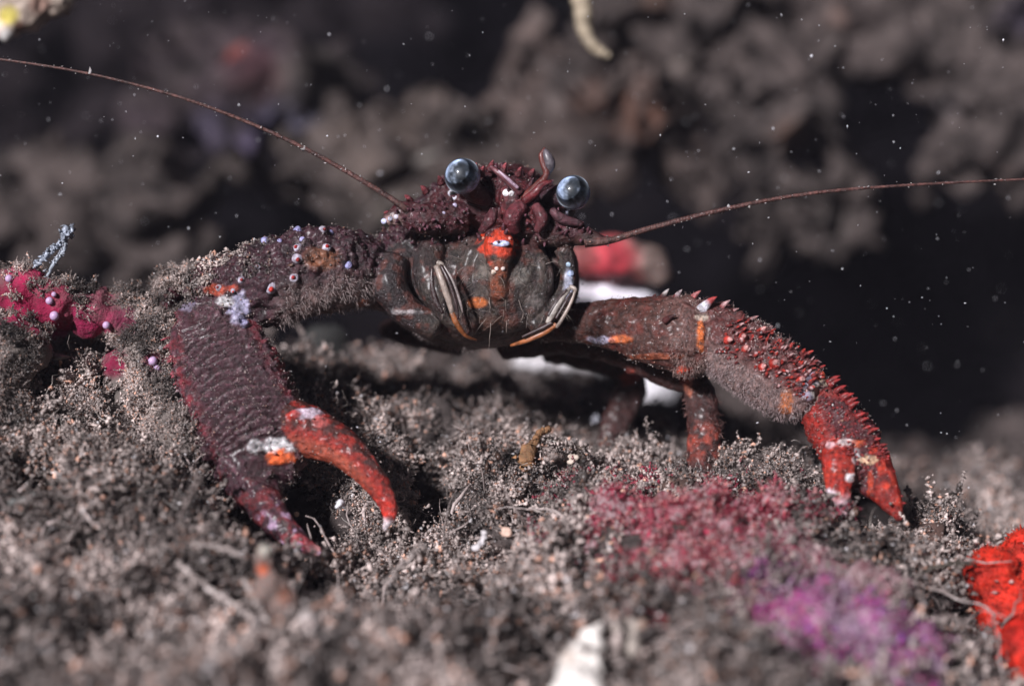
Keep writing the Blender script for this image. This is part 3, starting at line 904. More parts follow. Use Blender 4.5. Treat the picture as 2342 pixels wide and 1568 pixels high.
# right arm
m = is_('r_merus')
c = mixc(c, m * 1., BRN * .95); c = mixc(c, m * sstep(.45, .85, tt + .5 * (nA - .5)) * .7, [.16, .08, .07]); c = mixc(c, m * sstep(.5, .66, fbm(bv, .12, 2, 150)) * .5, [.12, .02, .015]); sa[m] = .6
m = is_('r_carpus')
dn = sstep(.1, -.5, ((Y - 845) - (X - 1745) * .62) / -90)
dn = sstep(-10, 45, (Y - 838) - (X - 1740) * .62)
c = mixc(c, m * 1., [.10, .028, .026]); c = mixc(c, m * dn, PINK); sa[m] = .8
disp += m * (1 - dn) * (.12 * (fbm(bv, .14, 2, 140) - .5) + .06 * (.6 - worley(bv, .09, 141)))
m = is_('r_palm')
c = mixc(c, m * 1., [.075, .012, .016])
c = mixc(c, m * sstep(1905, 1868, X - (Y - 960) * .42 + 40 * (nB - .5)) * .9, RED * .65)
c = mixc(c, m * sstep(.6, .72, nB) * .5, [.28, .02, .015]); sa[m] = .5
ph2 = tt * 16 + 2 * (nA - .5)
disp += m * .04 * (1 - (ph2 - np.floor(ph2)))
m = is_('leg_a', 'leg_b', 'leg_c', 'leg_d', 'leg_e', 'leg_f')
c = mixc(c, m * 1., [.045, .014, .012]); sa[m] = .35
c = mixc(c, is_('leg_b') * sstep(.3, .45, tt) * sstep(.7, .5, tt) * sstep(.4, .6, nB) * .8, [.32, .05, .03])
c = mixc(c, is_('leg_e') * 1., [.22, .16, .15])
c = mixc(c, is_('leg_d') * sstep(.7, .95, tt) * .5, [.3, .12, .08])
# coloured marks: joints, condyles, edges
for (x, y, rx, ry, col, st) in [
        (632, 1022, 34, 20, WHT, 1), (640, 1046, 38, 16, ORG, 1), (585, 1020, 22, 16, WHT * .6, .8), (700, 945, 34, 12, (.62, .5, .6), .9), (672, 948, 14, 10, RED, .9),
        (735, 965, 20, 14, (.5, .1, .09), .8), (545, 700, 26, 34, (.34, .32, .46), .9), (520, 690, 20, 14, WHT * .8, .9), (495, 662, 26, 12, (.42, .07, .035), .9),
        (530, 660, 16, 10, (.45, .07, .04), .9), (420, 700, 26, 14, (.2, .17, .24), .8), (558, 738, 10, 10, LIL, .9),
        (1602, 762, 9, 40, (.7, .17, .04), .9), (1605, 725, 16, 9, (.7, .6, .5), .7), (1880, 862, 26, 12, (.75, .12, .05), 1), (1885, 875, 24, 9, (.78, .66, .5), .9),
        (1845, 885, 22, 34, (.24, .21, .28), .9), (1800, 920, 16, 32, (.55, .16, .05), .8), (1818, 958, 14, 10, WHT, 1), (1860, 900, 12, 20, (.55, .5, .42), .7),
        (1936, 1012, 22, 9, (.72, .6, .6), .9), (1900, 1018, 12, 8, (.65, .4, .42), .9), (1957, 1052, 12, 20, WHT, .9), (1985, 1052, 20, 12, (.78, .5, .32), .9),
        (1948, 1090, 14, 11, WHT, .9), (1898, 1128, 18, 14, (.7, .6, .66), .9), (1900, 900, 40, 10, (.3, .03, .02), .6), (1990, 1100, 7, 30, (.55, .06, .02), .6),
        (1955, 1078, 10, 36, (.08, .02, .015), .8), (1960, 1014, 20, 9, (.6, .10, .03), .7),
        (1380, 776, 30, 7, (.45, .42, .55), .8), (1420, 775, 26, 9, (.65, .16, .05), .8), (1568, 855, 22, 20, (.6, .07, .03), .9), (1575, 880, 10, 22, (.45, .14, .08), .7),
        (1500, 815, 70, 7, (.35, .09, .04), .7), (830, 690, 18, 12, (.6, .2, .1), .9), (930, 714, 40, 7, (.38, .35, .36), .7), (1440, 862, 20, 20, (.35, .05, .03), .7)]:
    m = sstep(1.2, .75, np.hypot((X - x) / rx, (Y - y) / ry) + .8 * (nB - .5) + .5 * (nC - .5)) * st * (best < 1.9)
    c = mixc(c, m, col); sa = sa * (1 - .9 * m)
    disp += m * .02
bv = bv + bn * disp[:, None]
bn = normals(bv, bf)
LOC = P(1100, 900, 21)
mbody = MB(); mbody.add(bv, bf, c, sa)
bvh = BVHTree.FromPolygons(bv.tolist(), bf.tolist())


def hit(x, y):
    d = P(x, y, 20.) - CAM; d /= np.linalg.norm(d)
    h = bvh.ray_cast(Vector(CAM), Vector(d))
    if h[0] is None: return None, None
    if h[1].dot(Vector(d)) > 0: return np.array(h[0]), -np.array(h[1])
    return np.array(h[0]), np.array(h[1])


def cone(p, q, r, col, tip=None, sides=8):
    n = 6
    t = np.linspace(0, 1, n)
    pts_ = p + (q - p) * t[:, None] + np.array([0, 0, 1.]) * (np.sin(t * math.pi) * .08 * np.linalg.norm(q - p))[:, None]
    v, f = tube(pts_, r * (1 - t) ** .8 + .004, sides)
    cc = np.tile(col, (len(v), 1)).astype(float)
    if tip is not None:
        k = np.concatenate([np.repeat(t, sides), [0, 1]])
        cc[k > .55] = tip
    mbody.add(v, f, cc, 0)


# pearly cups on the left arm
for (x, y, s, redc) in [(605, 533, 12, 0), (640, 550, 6, 0), (681, 525, 10, 0), (740, 525, 11, 1), (757, 532, 9, 0), (680, 566, 11, 1), (748, 566, 14, 1), (681, 593, 12, 1),
                        (672, 636, 12, 1), (620, 659, 16, 2), (796, 606, 12, 0), (500, 658, 10, 1), (533, 666, 7, 2), (552, 640, 10, 1), (690, 546, 8, 0), (590, 610, 7, 1), (460, 640, 6, 1)]:
    p = None
    for dy in range(0, 30, 3):
        p, n = hit(x, y + dy)
        if p is not None: break
    if p is None: continue
    n = n * .6 - Fv * .5; n /= np.linalg.norm(n)
    r = s * K * 20 * rng.uniform(.8, 1.1)
    p = p - n * r * .25
    t = np.linspace(0, 1, 6)
    v, f = tube(p + n * (t * r * 1.1 - r * .4)[:, None], r * np.sqrt(1 - (t * .8) ** 2), 12, ref=Vector((.3, .2, .9)).normalized())
    big = s >= 9
    v = v + r * .35 * (np.column_stack([noise(v, r * .8, 1), noise(v, r * .8, 2), noise(v, r * .8, 3)]) - .5)
    mbody.add(v, f, (.36, .35, .62) if not redc else (.50, .45, .54), .5)
    if redc:
        v, f = tube(p + n * (t * r * .9 + r * .45)[:, None], r * .46 * np.sqrt(1.02 - t ** 2), 8, ref=Vector((.3, .2, .9)).normalized())
        mbody.add(v, f, (.35, .02, .02) if redc == 1 else (.6, .03, .02), 0)
# red knobs of the right arm
rk = np.random.default_rng(3)
for k in range(210):
    t = rk.uniform(0, 1); s = rk.uniform(-.95, .35)
    x = 1650 + 205 * t + s * -30 * 1; y = 790 + 110 * t + s * 70
    x = 1645 + 215 * t - s * 40; y = 780 + 118 * t + s * 66
    p, n = hit(x, y)
    if p is None: continue
    L = rk.uniform(.02, .10) * (1.2 - .4 * (s + .95))
    up = n + np.array([.5, -.2, .35]); up /= np.linalg.norm(up)
    cone(p - up * .02, p + up * L, rk.uniform(.008, .034), (.12, .018, .018), (.5, .3, .3) if rk.random() < .3 else ((.38, .03, .02) if rk.random() < .6 else (.16, .02, .02)))
for (x, y) in [(1705, 800), (1745, 840), (1665, 778), (1770, 830), (1775, 832), (1740, 760), (1700, 770), (1830, 868)]:
    p, n = hit(x, y)
    if p is not None:
        up = n + np.array([.2, -.5, .2]); up /= np.linalg.norm(up)
        cone(p - up * .02, p + up * .10, .055, (.42, .03, .02), (.6, .3, .28))
# spines along the brow of the right shoulder
for (x, y, x2, y2, r, col, tip, d) in [(1510, 690, 1530, 660, 9, (.1, .02, .02), (.5, .45, .45), 20), (1540, 690, 1560, 662, 9, (.12, .02, .02), (.5, .4, .42), 19.9),
        (1570, 700, 1603, 664, 11, (.25, .02, .02), (.5, .15, .15), 19.85), (1602, 712, 1640, 678, 14, (.72, .7, .78), (.4, .05, .05), 19.7),
        (1640, 715, 1670, 686, 10, (.2, .03, .03), (.5, .3, .3), 19.8), (1520, 735, 1545, 720, 8, (.06, .01, .01), None, 19.6), (1490, 690, 1500, 672, 6, (.1, .03, .03), None, 20.1),
        (1660, 725, 1690, 705, 8, (.2, .04, .04), (.4, .2, .2), 19.85), (1700, 745, 1735, 722, 8, (.22, .03, .03), (.4, .2, .2), 19.8),
        (1740, 770, 1768, 745, 8, (.22, .03, .03), (.4, .2, .2), 19.75), (1780, 795, 1806, 775, 8, (.22, .03, .03), None, 19.7), (1820, 820, 1850, 805, 8, (.22, .03, .03), None, 19.65),
        (1860, 850, 1888, 835, 8, (.4, .03, .03), None, 19.6)]:
    cone(P(x, y, d + .1), P(x2, y2, d), r * K * 20, col, tip)
# saw teeth on the outer edge of the right claw
for k in range(22):
    t = np.clip(k / 21 + rk.normal(0, .012), 0, 1)
    x = np.interp(t, [0, .3, .6, 1], [1900, 1958, 2012, 2052]); y = np.interp(t, [0, .3, .6, 1], [868, 930, 1030, 1150])
    ln = rk.uniform(9, 25)
    cone(P(x - 8, y + 6, 19.4 - .35 * t), P(x + ln * .95, y - ln * (.5 - .5 * t), 19.35 - .35 * t), 7 * K * 20, (.2, .015, .015), (.35, .03, .03))
for k in range(110):
    t = rk.random(); s = rk.uniform(-.8, .9)
    x = 1890 + 110 * t + s * 45; y = 905 + 160 * t - s * 22
    p, n = hit(x, y)
    if p is None: continue
    up = n + np.array([.3, -.2, -.1]); up /= np.linalg.norm(up)
    cone(p - up * .02, p + up * rk.uniform(.025, .05), .016, (.10, .012, .016), (.26, .03, .03), 6)
# small spines on head, brow, left palm edges
for k in range(150):
    x = rk.uniform(880, 1380); y = rk.uniform(385, 560)
    p, n = hit(x, y)
    if p is None: continue
    up = n + np.array([0, -.3, .3]); up /= np.linalg.norm(up)
    cone(p - up * .02, p + up * rk.uniform(.05, .11), .028, (.07, .018, .024), (.13, .05, .07), 6)
for (x, y, x2, y2) in [(1052, 410, 1050, 388), (1085, 395, 1090, 372), (1120, 392, 1128, 366), (1150, 395, 1158, 372), (1010, 420, 1002, 402), (975, 440, 962, 425), (940, 462, 925, 446),
                       (1060, 452, 1062, 410), (1100, 400, 1106, 380), (1185, 400, 1192, 382), (1215, 400, 1222, 386), (895, 492, 878, 486), (905, 500, 892, 488)]:
    cone(P(x, y, 20.0), P(x2, y2, 19.9), 9 * K * 20, (.1, .02, .025), (.24, .05, .06), 7)
for k in range(26):
    t = rk.random()
    x = np.interp(t, [0, .5, 1], [372, 420, 505]); y = np.interp(t, [0, .5, 1], [760, 930, 1130])
    p = P(x + 10 + rk.normal(0, 4), y, 19.75 - .3 * t)
    cone(p, p + (P(x - 8, y + 6, 19.7 - .3 * t) - p), rk.uniform(3, 9) * K * 20, (.13, .018, .03), (.26, .04, .06) if k % 5 else (.5, .35, .38), 7)
# pale pearls on head; the large flattened one paints a glint on the mouth
for (x, y, s, col) in [(878, 506, 7, (.6, .62, .85)), (893, 500, 6, (.6, .6, .75)), (906, 496, 6, (.6, .55, .65)), (1147, 557, 13, (.62, .68, .95)), (1032, 442, 8, (.75, .72, .8)),
                       (1040, 452, 6, (.7, .66, .75)), (1158, 441, 9, (.8, .75, .78)), (1170, 443, 7, (.8, .75, .78)), (1241, 452, 7, (.45, .42, .65)), (1297, 478, 6, (.7, .66, .8)), (1296, 488, 5, (.7, .66, .8)),
                       (1273, 446, 5, (.5, .5, .7)), (1131, 458, 5, (.8, .78, .85)), (1110, 440, 5, (.6, .5, .55)), (1040, 470, 6, (.4, .36, .5)), (1015, 487, 4, (.5, .45, .6)), (1136, 614, 5, (.75, .6, .55)), (1150, 614, 5, (.75, .6, .55)), (1129, 622, 6, (.75, .6, .5)),
                       (1300, 605, 6, (.45, .6, .75)), (1305, 625, 8, (.4, .48, .7)), (1105, 545, 4, (.7, .3, .2)), (1165, 545, 4, (.7, .3, .25)), (1180, 560, 4, (.6, .3, .2))]:
    p, n = hit(x, y)
    if p is None: p = P(x, y, 19.9)
    a, b = sphere(np.zeros(3), (s * K * 20 * (1.5 if s == 13 else 1), s * K * 20 * .6, s * K * 20 * (.6 if s == 13 else 1)), 12, 8)
    mbody.add(camframe(a) + p, b, col, 0)

lob = mbody.build('squat_lobster', M_shell, origin=LOC)
tag(lob, 'dark maroon squat lobster with red pincers and long antennae crouching on the silt', 'squat lobster')


def child(mb, name, mat, kind=None, label=None):
    o = mb.build(name, mat, parent=lob)
    if kind: o['kind'] = kind
    if label: o['label'] = label
    return o


# eyes: a dark mottled ball inside a clear, slightly milky cornea
m_eye = mat_attr('eye_core', rough=.45, nscale=16, nlo=.3, nhi=1.9, bump=0)
_b = m_eye.node_tree.nodes['Principled BSDF']
_b.inputs['Sheen Weight'].default_value = 1; _b.inputs['Sheen Roughness'].default_value = .3; _b.inputs['Sheen Tint'].default_value = (.7, .82, 1, 1)
m_cor = bpy.data.materials.new('cornea'); m_cor.use_nodes = True
nt = m_cor.node_tree; N = nt.nodes; L = nt.links; N.remove(N['Principled BSDF'])
tr = N.new('ShaderNodeBsdfTransparent'); gl = N.new('ShaderNodeBsdfGlossy'); gl.inputs['Roughness'].default_value = .07
gl.inputs['Color'].default_value = (.8, .88, 1, 1)
ms = N.new('ShaderNodeMixShader'); fr = N.new('ShaderNodeFresnel'); fr.inputs['IOR'].default_value = 1.36
sh = N.new('ShaderNodeBsdfSheen'); sh.inputs['Color'].default_value = (.75, .86, 1, 1); sh.inputs['Roughness'].default_value = .32
ad = N.new('ShaderNodeAddShader'); L.new(tr.outputs[0], ad.inputs[0]); L.new(sh.outputs[0], ad.inputs[1])
L.new(fr.outputs[0], ms.inputs[0]); L.new(ad.outputs[0], ms.inputs[1]); L.new(gl.outputs[0], ms.inputs[2])
L.new(ms.outputs[0], N['Material Output'].inputs['Surface'])
pv = N.new('ShaderNodeVolumePrincipled'); pv.inputs['Color'].default_value = (.82, .90, 1, 1)
pv.inputs['Density'].default_value = 2.5; pv.inputs['Anisotropy'].default_value = -.55
L.new(pv.outputs[0], N['Material Output'].inputs['Volume'])
for (x, y, r, sx, sy, dx) in ((1058, 403, 41, 1085, 440, 1), (1311, 440, 39, 1268, 450, -1)):
    e = MB(); a, bb = sphere((0, 0, 0), r * K * 20, 40, 28)
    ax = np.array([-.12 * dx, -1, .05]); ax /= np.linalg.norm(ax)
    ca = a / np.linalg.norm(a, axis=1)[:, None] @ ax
    rim = sstep(.80, .42, ca)[:, None]; web = sstep(.5, .7, fbm(a, .09, 3, 77))[:, None]  # pale margin paints the bright rim light around the eye
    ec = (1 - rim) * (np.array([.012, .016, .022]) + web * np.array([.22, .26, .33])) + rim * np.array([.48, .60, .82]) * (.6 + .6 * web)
    e.add(camframe(a * .96) + P(x, y, 19.72), bb, ec, 0)
    eo = child(e, 'eye', m_eye)
    co_ = MB(); co_.add(camframe(a) + P(x, y, 19.72), bb)
    cv_, cf_, _, _ = co_.arrays()
    cor = mesh_obj('cornea', cv_ , cf_, m_cor, origin=LOC)
    cor.parent = eo; cor.matrix_parent_inverse = Matrix.Identity(4); cor.location = (0, 0, 0)
    st = MB()
    q = catmull([(sx + 30 * dx, sy + 14, 20.1, 20), (sx, sy, 19.95, 24), ((x * .55 + sx * .45), (y * .55 + sy * .45), 19.85, 26)], 8)
    a, bb = tube(P(q[:, 0], q[:, 1], q[:, 2]), q[:, 3] * K * 20, 14)
    st.add(a, bb, (.05, .022, .03), .3)
    child(st, 'eye_stalk', M_shell)

# antennae
def antenna(ctrl, name='antenna', rings=True):
    q = catmull(ctrl, 420)
    pts_ = P(q[:, 0], q[:, 1], q[:, 2]); rad = q[:, 3] * K * 20
    rad = rad * (1 + .22 * (np.arange(len(rad)) % 3 == 0))
    m = MB(); a, bb = tube(pts_, rad, 8)
    cc = np.tile([.10, .042, .036], (len(a), 1))
    cc[:-2] *= np.repeat(.6 + .8 * rng.random(len(pts_)), 8)[:, None]
    m.add(a, bb, cc, .3)
    # silt grains caught on the feeler
    k = rng.integers(0, len(pts_), 110)
    cp = pts_[k] + rng.normal(0, .018, (len(k), 3))
    a, bb = crumbs(cp, rng.uniform(.004, .012, len(k)) * np.where(rng.random(len(k)) < .06, 2.4, 1))
    m.add(a, bb, (.5, .46, .46), 0)
    return child(m, name, M_shell)


antenna([(935, 490, 19.9, 9), (915, 468, 19.8, 6.5), (820, 408, 19.75, 5.2), (690, 336, 19.7, 4.4), (560, 277, 19.65, 3.8), (400, 219, 19.65, 3.3), (200, 168, 19.7, 2.8), (0, 136, 19.75, 2.5), (-150, 122, 19.8, 2.2)])
antenna([(1340, 552, 19.9, 13), (1392, 550, 19.85, 8), (1480, 524, 19.8, 6.2), (1600, 492, 19.75, 5.2), (1750, 459, 19.7, 4.4), (1900, 437, 19.7, 3.7), (2100, 422, 19.7, 3), (2342, 410, 19.8, 2.6), (2480, 404, 19.9, 2.2)])


def bits(name, paths, mat=M_tissue):
    m = MB()
    for ctrl, col, fl in paths:
        if name == 'mouth_limb': ctrl = [(a_, b_, c_, d_ * .82) for a_, b_, c_, d_ in ctrl]
        q = catmull(ctrl, 22)
        a, bb = tube(P(q[:, 0], q[:, 1], q[:, 2]), q[:, 3] * K * 20, 10, fl)
        m.add(a, bb, col, .2)
    return child(m, name, mat)


bits('antennule', [([(1195, 455, 19.75, 10), (1228, 425, 19.65, 9), (1250, 400, 19.6, 8), (1243, 376, 19.6, 7), (1238, 355, 19.6, 6), (1246, 338, 19.6, 2)], (.13, .03, .025), 1),
                   ([(1252, 398, 19.62, 6), (1258, 375, 19.58, 12), (1250, 352, 19.58, 9), (1244, 340, 19.6, 2)], (.10, .085, .10), .7)])
bits('antennule', [([(1190, 440, 19.7, 10), (1165, 415, 19.65, 9), (1140, 395, 19.65, 7), (1122, 380, 19.7, 4)], (.14, .05, .06), 1),
                   ([(1185, 430, 19.62, 4), (1160, 408, 19.58, 4), (1140, 390, 19.6, 2)], (.4, .28, .36), 1)])
bits('antennule', [([(1200, 460, 19.7, 10), (1225, 440, 19.6, 10), (1240, 422, 19.6, 8), (1262, 415, 19.62, 4)], (.15, .025, .03), 1)])
bits('feeler_base', [([(1195, 470, 19.7, 16), (1170, 500, 19.62, 20), (1180, 530, 19.7, 12)], (.12, .02, .028), 1),
                     ([(1225, 470, 19.7, 12), (1240, 500, 19.65, 14), (1228, 530, 19.7, 8)], (.10, .02, .026), 1),
                     ([(1130, 480, 19.75, 10), (1120, 505, 19.7, 14), (1100, 530, 19.75, 8)], (.08, .018, .024), 1),
                     ([(1262, 480, 19.75, 9), (1285, 500, 19.75, 12), (1330, 512, 19.8, 7)], (.09, .03, .04), 1)], M_shell)

PALE = (.30, .235, .20); DK = (.035, .016, .016); AMB = (.30, .10, .035)
bits('mouth_limb', [([(998, 608, 19.5, 8), (1010, 640, 19.45, 9), (1024, 680, 19.45, 9), (1034, 716, 19.45, 6)], PALE, .7),
                    ([(1008, 606, 19.47, 4), (1026, 642, 19.42, 5), (1042, 690, 19.42, 5), (1048, 730, 19.45, 4)], DK, .7),
                    ([(1014, 606, 19.5, 3), (1034, 640, 19.46, 4), (1052, 690, 19.46, 4), (1058, 715, 19.5, 2)], (.3, .25, .24), .7),
                    ([(988, 612, 19.52, 4), (988, 650, 19.5, 6), (998, 690, 19.5, 8), (1012, 715, 19.5, 5)], DK, .7),
                    ([(1034, 716, 19.45, 7), (1046, 742, 19.47, 8), (1066, 768, 19.55, 5), (1090, 778, 19.7, 3)], AMB, .7),
                    ([(1000, 600, 19.5, 6), (1010, 604, 19.5, 7), (1016, 612, 19.5, 3)], (.36, .3, .26), .8)])
bits('mouth_limb', [([(1302, 660, 19.5, 6), (1280, 690, 19.45, 8), (1262, 720, 19.45, 9), (1252, 738, 19.45, 6)], (.34, .30, .27), .7),
                    ([(1296, 662, 19.47, 4), (1272, 692, 19.44, 5), (1254, 722, 19.44, 5)], DK, .7),
                    ([(1306, 670, 19.42, 4), (1292, 694, 19.4, 4), (1272, 728, 19.4, 4)], DK, .7),
                    ([(1316, 664, 19.45, 4), (1302, 700, 19.43, 5), (1282, 735, 19.43, 5), (1272, 748, 19.45, 5)], PALE, .7),
                    ([(1272, 742, 19.45, 7), (1245, 760, 19.5, 8), (1205, 778, 19.55, 7), (1168, 790, 19.7, 4)], AMB, .7),
                    ([(1262, 738, 19.42, 5), (1235, 752, 19.45, 5), (1195, 770, 19.5, 4)], DK, .7),
                    ([(1304, 655, 19.5, 6), (1314, 660, 19.48, 6), (1318, 668, 19.48, 4)], (.34, .28, .24), .8)])

# fine hair under the arms
r3 = np.random.default_rng(21)
def hair(mask, n, L, rad, col, droop=.4, jit=.45):
    ii = np.where(mask & (bn @ -Fv > -.45))[0]
    k = r3.choice(ii, n)
    p = bv[k]; nr = bn[k] + np.array([0, 0, -droop])
    nr /= np.linalg.norm(nr, axis=1)[:, None]
    v, f, cc = filaments(p, nr * 1.0 + 0 * p, r3.uniform(.5, 1.3, n) * L, np.full(n, rad) * r3.uniform(.6, 1.2, n), r3,
                         np.array(col) * r3.uniform(.6, 1.4, (n, 1)), bend=.18, seg=3, sides=3)
    return v, f, cc


h = MB()
tuftm = noise(bv, .12, 500)
h.add(*hair(is_('l_merus') & (und > .4) & (tuftm > .35), 3800, .07, .0038, (.34, .27, .26)))
h.add(*hair(is_('r_carpus') & (dn + .9 * (tuftm - .5) > .5), 1900, .055, .0035, (.36, .27, .27)))
h.add(*hair(is_('r_carpus') & (dn <= .3) & (tuftm > .5), 500, .06, .003, (.4, .25, .25), -.2))
h.add(*hair(is_('r_merus') & (tt > .7) & (tuftm > .45), 900, .06, .0035, (.3, .2, .18)))
h.add(*hair(is_('leg_b') & (tuftm > .5), 250, .07, .0035, (.2, .1, .09)))
child(h, 'fine_hair', M_crumb, 'stuff')
# grains of silt on the shell
g = MB()
def grains(mask, n, lo, hi, k=1.0):
    ii = np.where(mask & ((bn @ -Fv > -.2) | (bn[:, 2] > 0)))[0]
    kk = r3.choice(ii, n)
    p = bv[kk] + bn[kk] * r3.uniform(0, .03, (n, 1)) + r3.normal(0, .014, (n, 3))
    a, bb = crumbs(p, r3.uniform(lo, hi, n) * np.where(r3.random(n) < .05, 1.8, 1), r=r3)
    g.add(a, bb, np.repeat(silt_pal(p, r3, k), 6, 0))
grains(is_('l_merus') & (und < .6) & (nA > .42), 4200, .003, .010, .75)
grains(is_('r_merus') & (nA > .5), 700, .003, .008, .8)
grains(is_('l_carpus'), 1300, .006, .02)
grains(is_('l_palm') & (SAW < .35) & (tuftm > .3), 2600, .002, .007, .8)
grains(is_('r_carpus') & (tuftm > .5), 1000, .003, .009, 1.1)
grains(is_('r_merus'), 400, .004, .011, .7)
grains(is_('r_palm'), 350, .004, .012, .9)
grains(face & (Y < 560), 1500, .004, .011, .7)
grains(is_('l_finger', 'l_thumb'), 160, .004, .011, .9)
grains(is_('l_merus', 'l_carpus') & (X < 620) & (Y < 640) & (tuftm > .4), 1500, .004, .014, .8)
child(g, 'silt_grain', M_crumb, 'stuff')
# whiskers between the mouthparts
n_ = 90
bx = r3.uniform(1010, 1290, n_); by = r3.uniform(590, 740, n_); pts_w = []; keepw = []
for q_, (x, y) in enumerate(zip(bx, by)):
    p, n = hit(x, y)
    if p is not None: pts_w.append(p); keepw.append(((x - 1145) / 150, (y - 560) / 200))
pts_w = np.array(pts_w); kw = np.array(keepw)
dw = kw[:, :1] * Rv * .9 - Fv * .55 - kw[:, 1:2] * Uv * .9
wv = MB(); wv.add(*filaments(pts_w, dw, r3.uniform(.12, .34, len(pts_w)), np.full(len(pts_w), .0042), r3, np.array([.30, .24, .21]) * r3.uniform(.5, 1.4, (len(pts_w), 1)), bend=.12, seg=4, sides=3))
child(wv, 'whisker', M_crumb, 'stuff')

# ---------------------------------------------------------------- smaller things on the bottom
def ground_at(x, y):
    """front-most seabed point near a picture position"""
    m = (np.abs(gx - x) < 14) & (np.abs(gy - y) < 14)
    if not m.any(): return None, None
    i_ = np.where(m)[0]; k = i_[np.argmin(gd[i_])]
    return gv[k], gn[k]


def patch_pts(test, n, r):
    m = test(gx, gy) & (gd < 21.5)
    i_ = np.where(m)[0]
    k = r.choice(i_, n)
    nr = gn[k] + np.array([0, -.4, .3]); nr /= np.linalg.norm(nr, axis=1)[:, None]
    return gv[k], nr


def pal(cols, s=.35, seed=1):
    cols = np.array(cols)
    def f(pos, r):
        t = fbm(pos, s, 3, seed)
        k = np.clip(((t - .3) / .4 * len(cols)).astype(int) + (r.random(len(pos)) < .25), 0, len(cols) - 1)
        c = cols[k] * r.uniform(.55, 1.35, (len(pos), 1))
        w_ = r.random(len(pos)) < .10
        c[w_] = np.array([.5, .42, .42])
        return c
    return f


r4 = np.random.default_rng(33)
def ell(cx, cy, rx, ry, rot=0):
    cr_, sr = math.cos(rot), math.sin(rot)
    def t(x, y):
        u = (x - cx) * cr_ + (y - cy) * sr; v_ = -(x - cx) * sr + (y - cy) * cr_
        q = np.column_stack([x, y, 0 * x])
        return np.hypot(u / rx, v_ / ry) + 1.1 * (fbm(q, 90, 3, 5) - .5) < 1
    return t


def algae(name, test, n, cols, label, sc=(.6, 1.2), s=.3, seed=1, prs=(PROTO, PROTO_F)):
    m = MB()
    p, nr = patch_pts(test, n, r4)
    p = p + nr * .09
    h_ = r4.random(n) < .55
    for hh, pr, k in ((h_, prs[0], 1.), (~h_, prs[1], 1.3)):
        v, f, c = scatter(p[hh], nr[hh], r4.uniform(*sc, hh.sum()) * k, pr, pal(cols, s, seed), r4); m.add(v, f, c)
    o = m.build(name, M_algae)
    tag(o, label, 'algae')
    return o


GY = (.26, .21, .2)
M_crust = mat_attr('encrusting_algae', rough=.5, spec=.5, nscale=7, nlo=.35, nhi=1.5, bscale=14, bump=.06, dust=(.36, .29, .30), dscale=7, dust_lo=.42, dust_hi=.56)


def crust(name, blobs, col, cols, label, n, seed, patches=()):
    o, v, nr, c_ = blob_rock(name, blobs, col, voxel=.04, amp=.34, fs=.32, fine=.10, seed=seed, label=label, cat='algae', silt=.85, patches=patches, mat=M_crust)
    vx, vy, vd = V(v)
    k = r4.choice(np.where((nr @ -Fv > -.1) & on_screen(v))[0], n)
    m = MB()
    for kk, pr, q in ((k[::2], PROTO, .7), (k[1::2], PROTO_F, 1.0)):
        vv, ff, cc = scatter(v[kk] - nr[kk] * .03, nr[kk], r4.uniform(.5, 1.2, len(kk)) * q, pr, pal(cols, .22, seed), r4); m.add(vv, ff, cc)
    w_ = m.build('frond', M_algae, parent=o); w_['kind'] = 'stuff'


crust('purple_crust', [(1760, 1400, 75, 17.3), (1850, 1425, 90, 16.85), (1950, 1470, 98, 16.75), (2060, 1515, 80, 16.75), (1900, 1550, 90, 16.5), (1800, 1530, 75, 16.45), (1735, 1470, 60, 16.8), (2000, 1610, 90, 16.5)], (.34, .05, .24),
      [(.50, .07, .28), (.34, .10, .40), (.60, .10, .30), (.42, .34, .36), (.20, .03, .12), (.52, .36, .48)], 'raised purple and magenta encrusting algae mound at the lower right', 650, 71,
      [(1770, 1385, 70, (.50, .05, .22), .9), (1920, 1460, 60, (.18, .06, .30), .8), (1860, 1520, 60, (.32, .05, .16), .8)])
crust('crimson_crust', [(1420, 1225, 70, 18.5), (1520, 1205, 85, 18.35), (1630, 1195, 90, 18.35), (1740, 1210, 80, 18.45), (1560, 1300, 80, 17.9), (1660, 1310, 70, 17.85), (1480, 1290, 60, 18.0), (1620, 1380, 60, 17.5), (1540, 1390, 50, 17.4)], (.32, .04, .07),
      [(.46, .05, .10), (.50, .12, .15), (.28, .03, .06), (.46, .30, .31), (.55, .22, .22), (.42, .08, .10), (.24, .03, .05)], 'raised crimson encrusting algae mound left of the right claw', 750, 72,
      [(1660, 1170, 60, (.3, .04, .08), .7), (1480, 1300, 40, (.45, .03, .03), .5)])
crust('pink_crust', [(1700, 1340, 60, 17.75), (1790, 1325, 70, 17.85), (1880, 1350, 60, 17.7), (1690, 1420, 60, 17.1), (1660, 1490, 55, 16.7), (1720, 1560, 70, 16.4), (1980, 1390, 60, 17.4), (1620, 1400, 45, 17.2)], (.30, .10, .12),
      [(.42, .10, .15), (.44, .34, .33), (.34, .06, .10), (.46, .36, .35), (.40, .20, .24), (.38, .31, .29)], 'dusty pink encrusting algae bridging the crimson and purple mounds', 900, 73,
      [(1690, 1450, 50, (.40, .05, .14), .7), (1800, 1330, 50, (.34, .07, .10), .6)])
algae('red_algae', ell(1560, 1190, 330, 90, .05), 450, [(.30, .035, .065), (.36, .09, .11), GY, (.22, .025, .045), (.42, .19, .19), (.30, .05, .075)],
      'soft crimson algae tuft on the crest of the mound between the right legs', s=.4)
algae('crimson_algae', ell(1560, 1370, 220, 90, .3), 260, [(.34, .05, .06), (.25, .03, .05), GY, (.30, .09, .09), GY],
      'smaller dull crimson algae low in front of the crest', s=.35, seed=7)
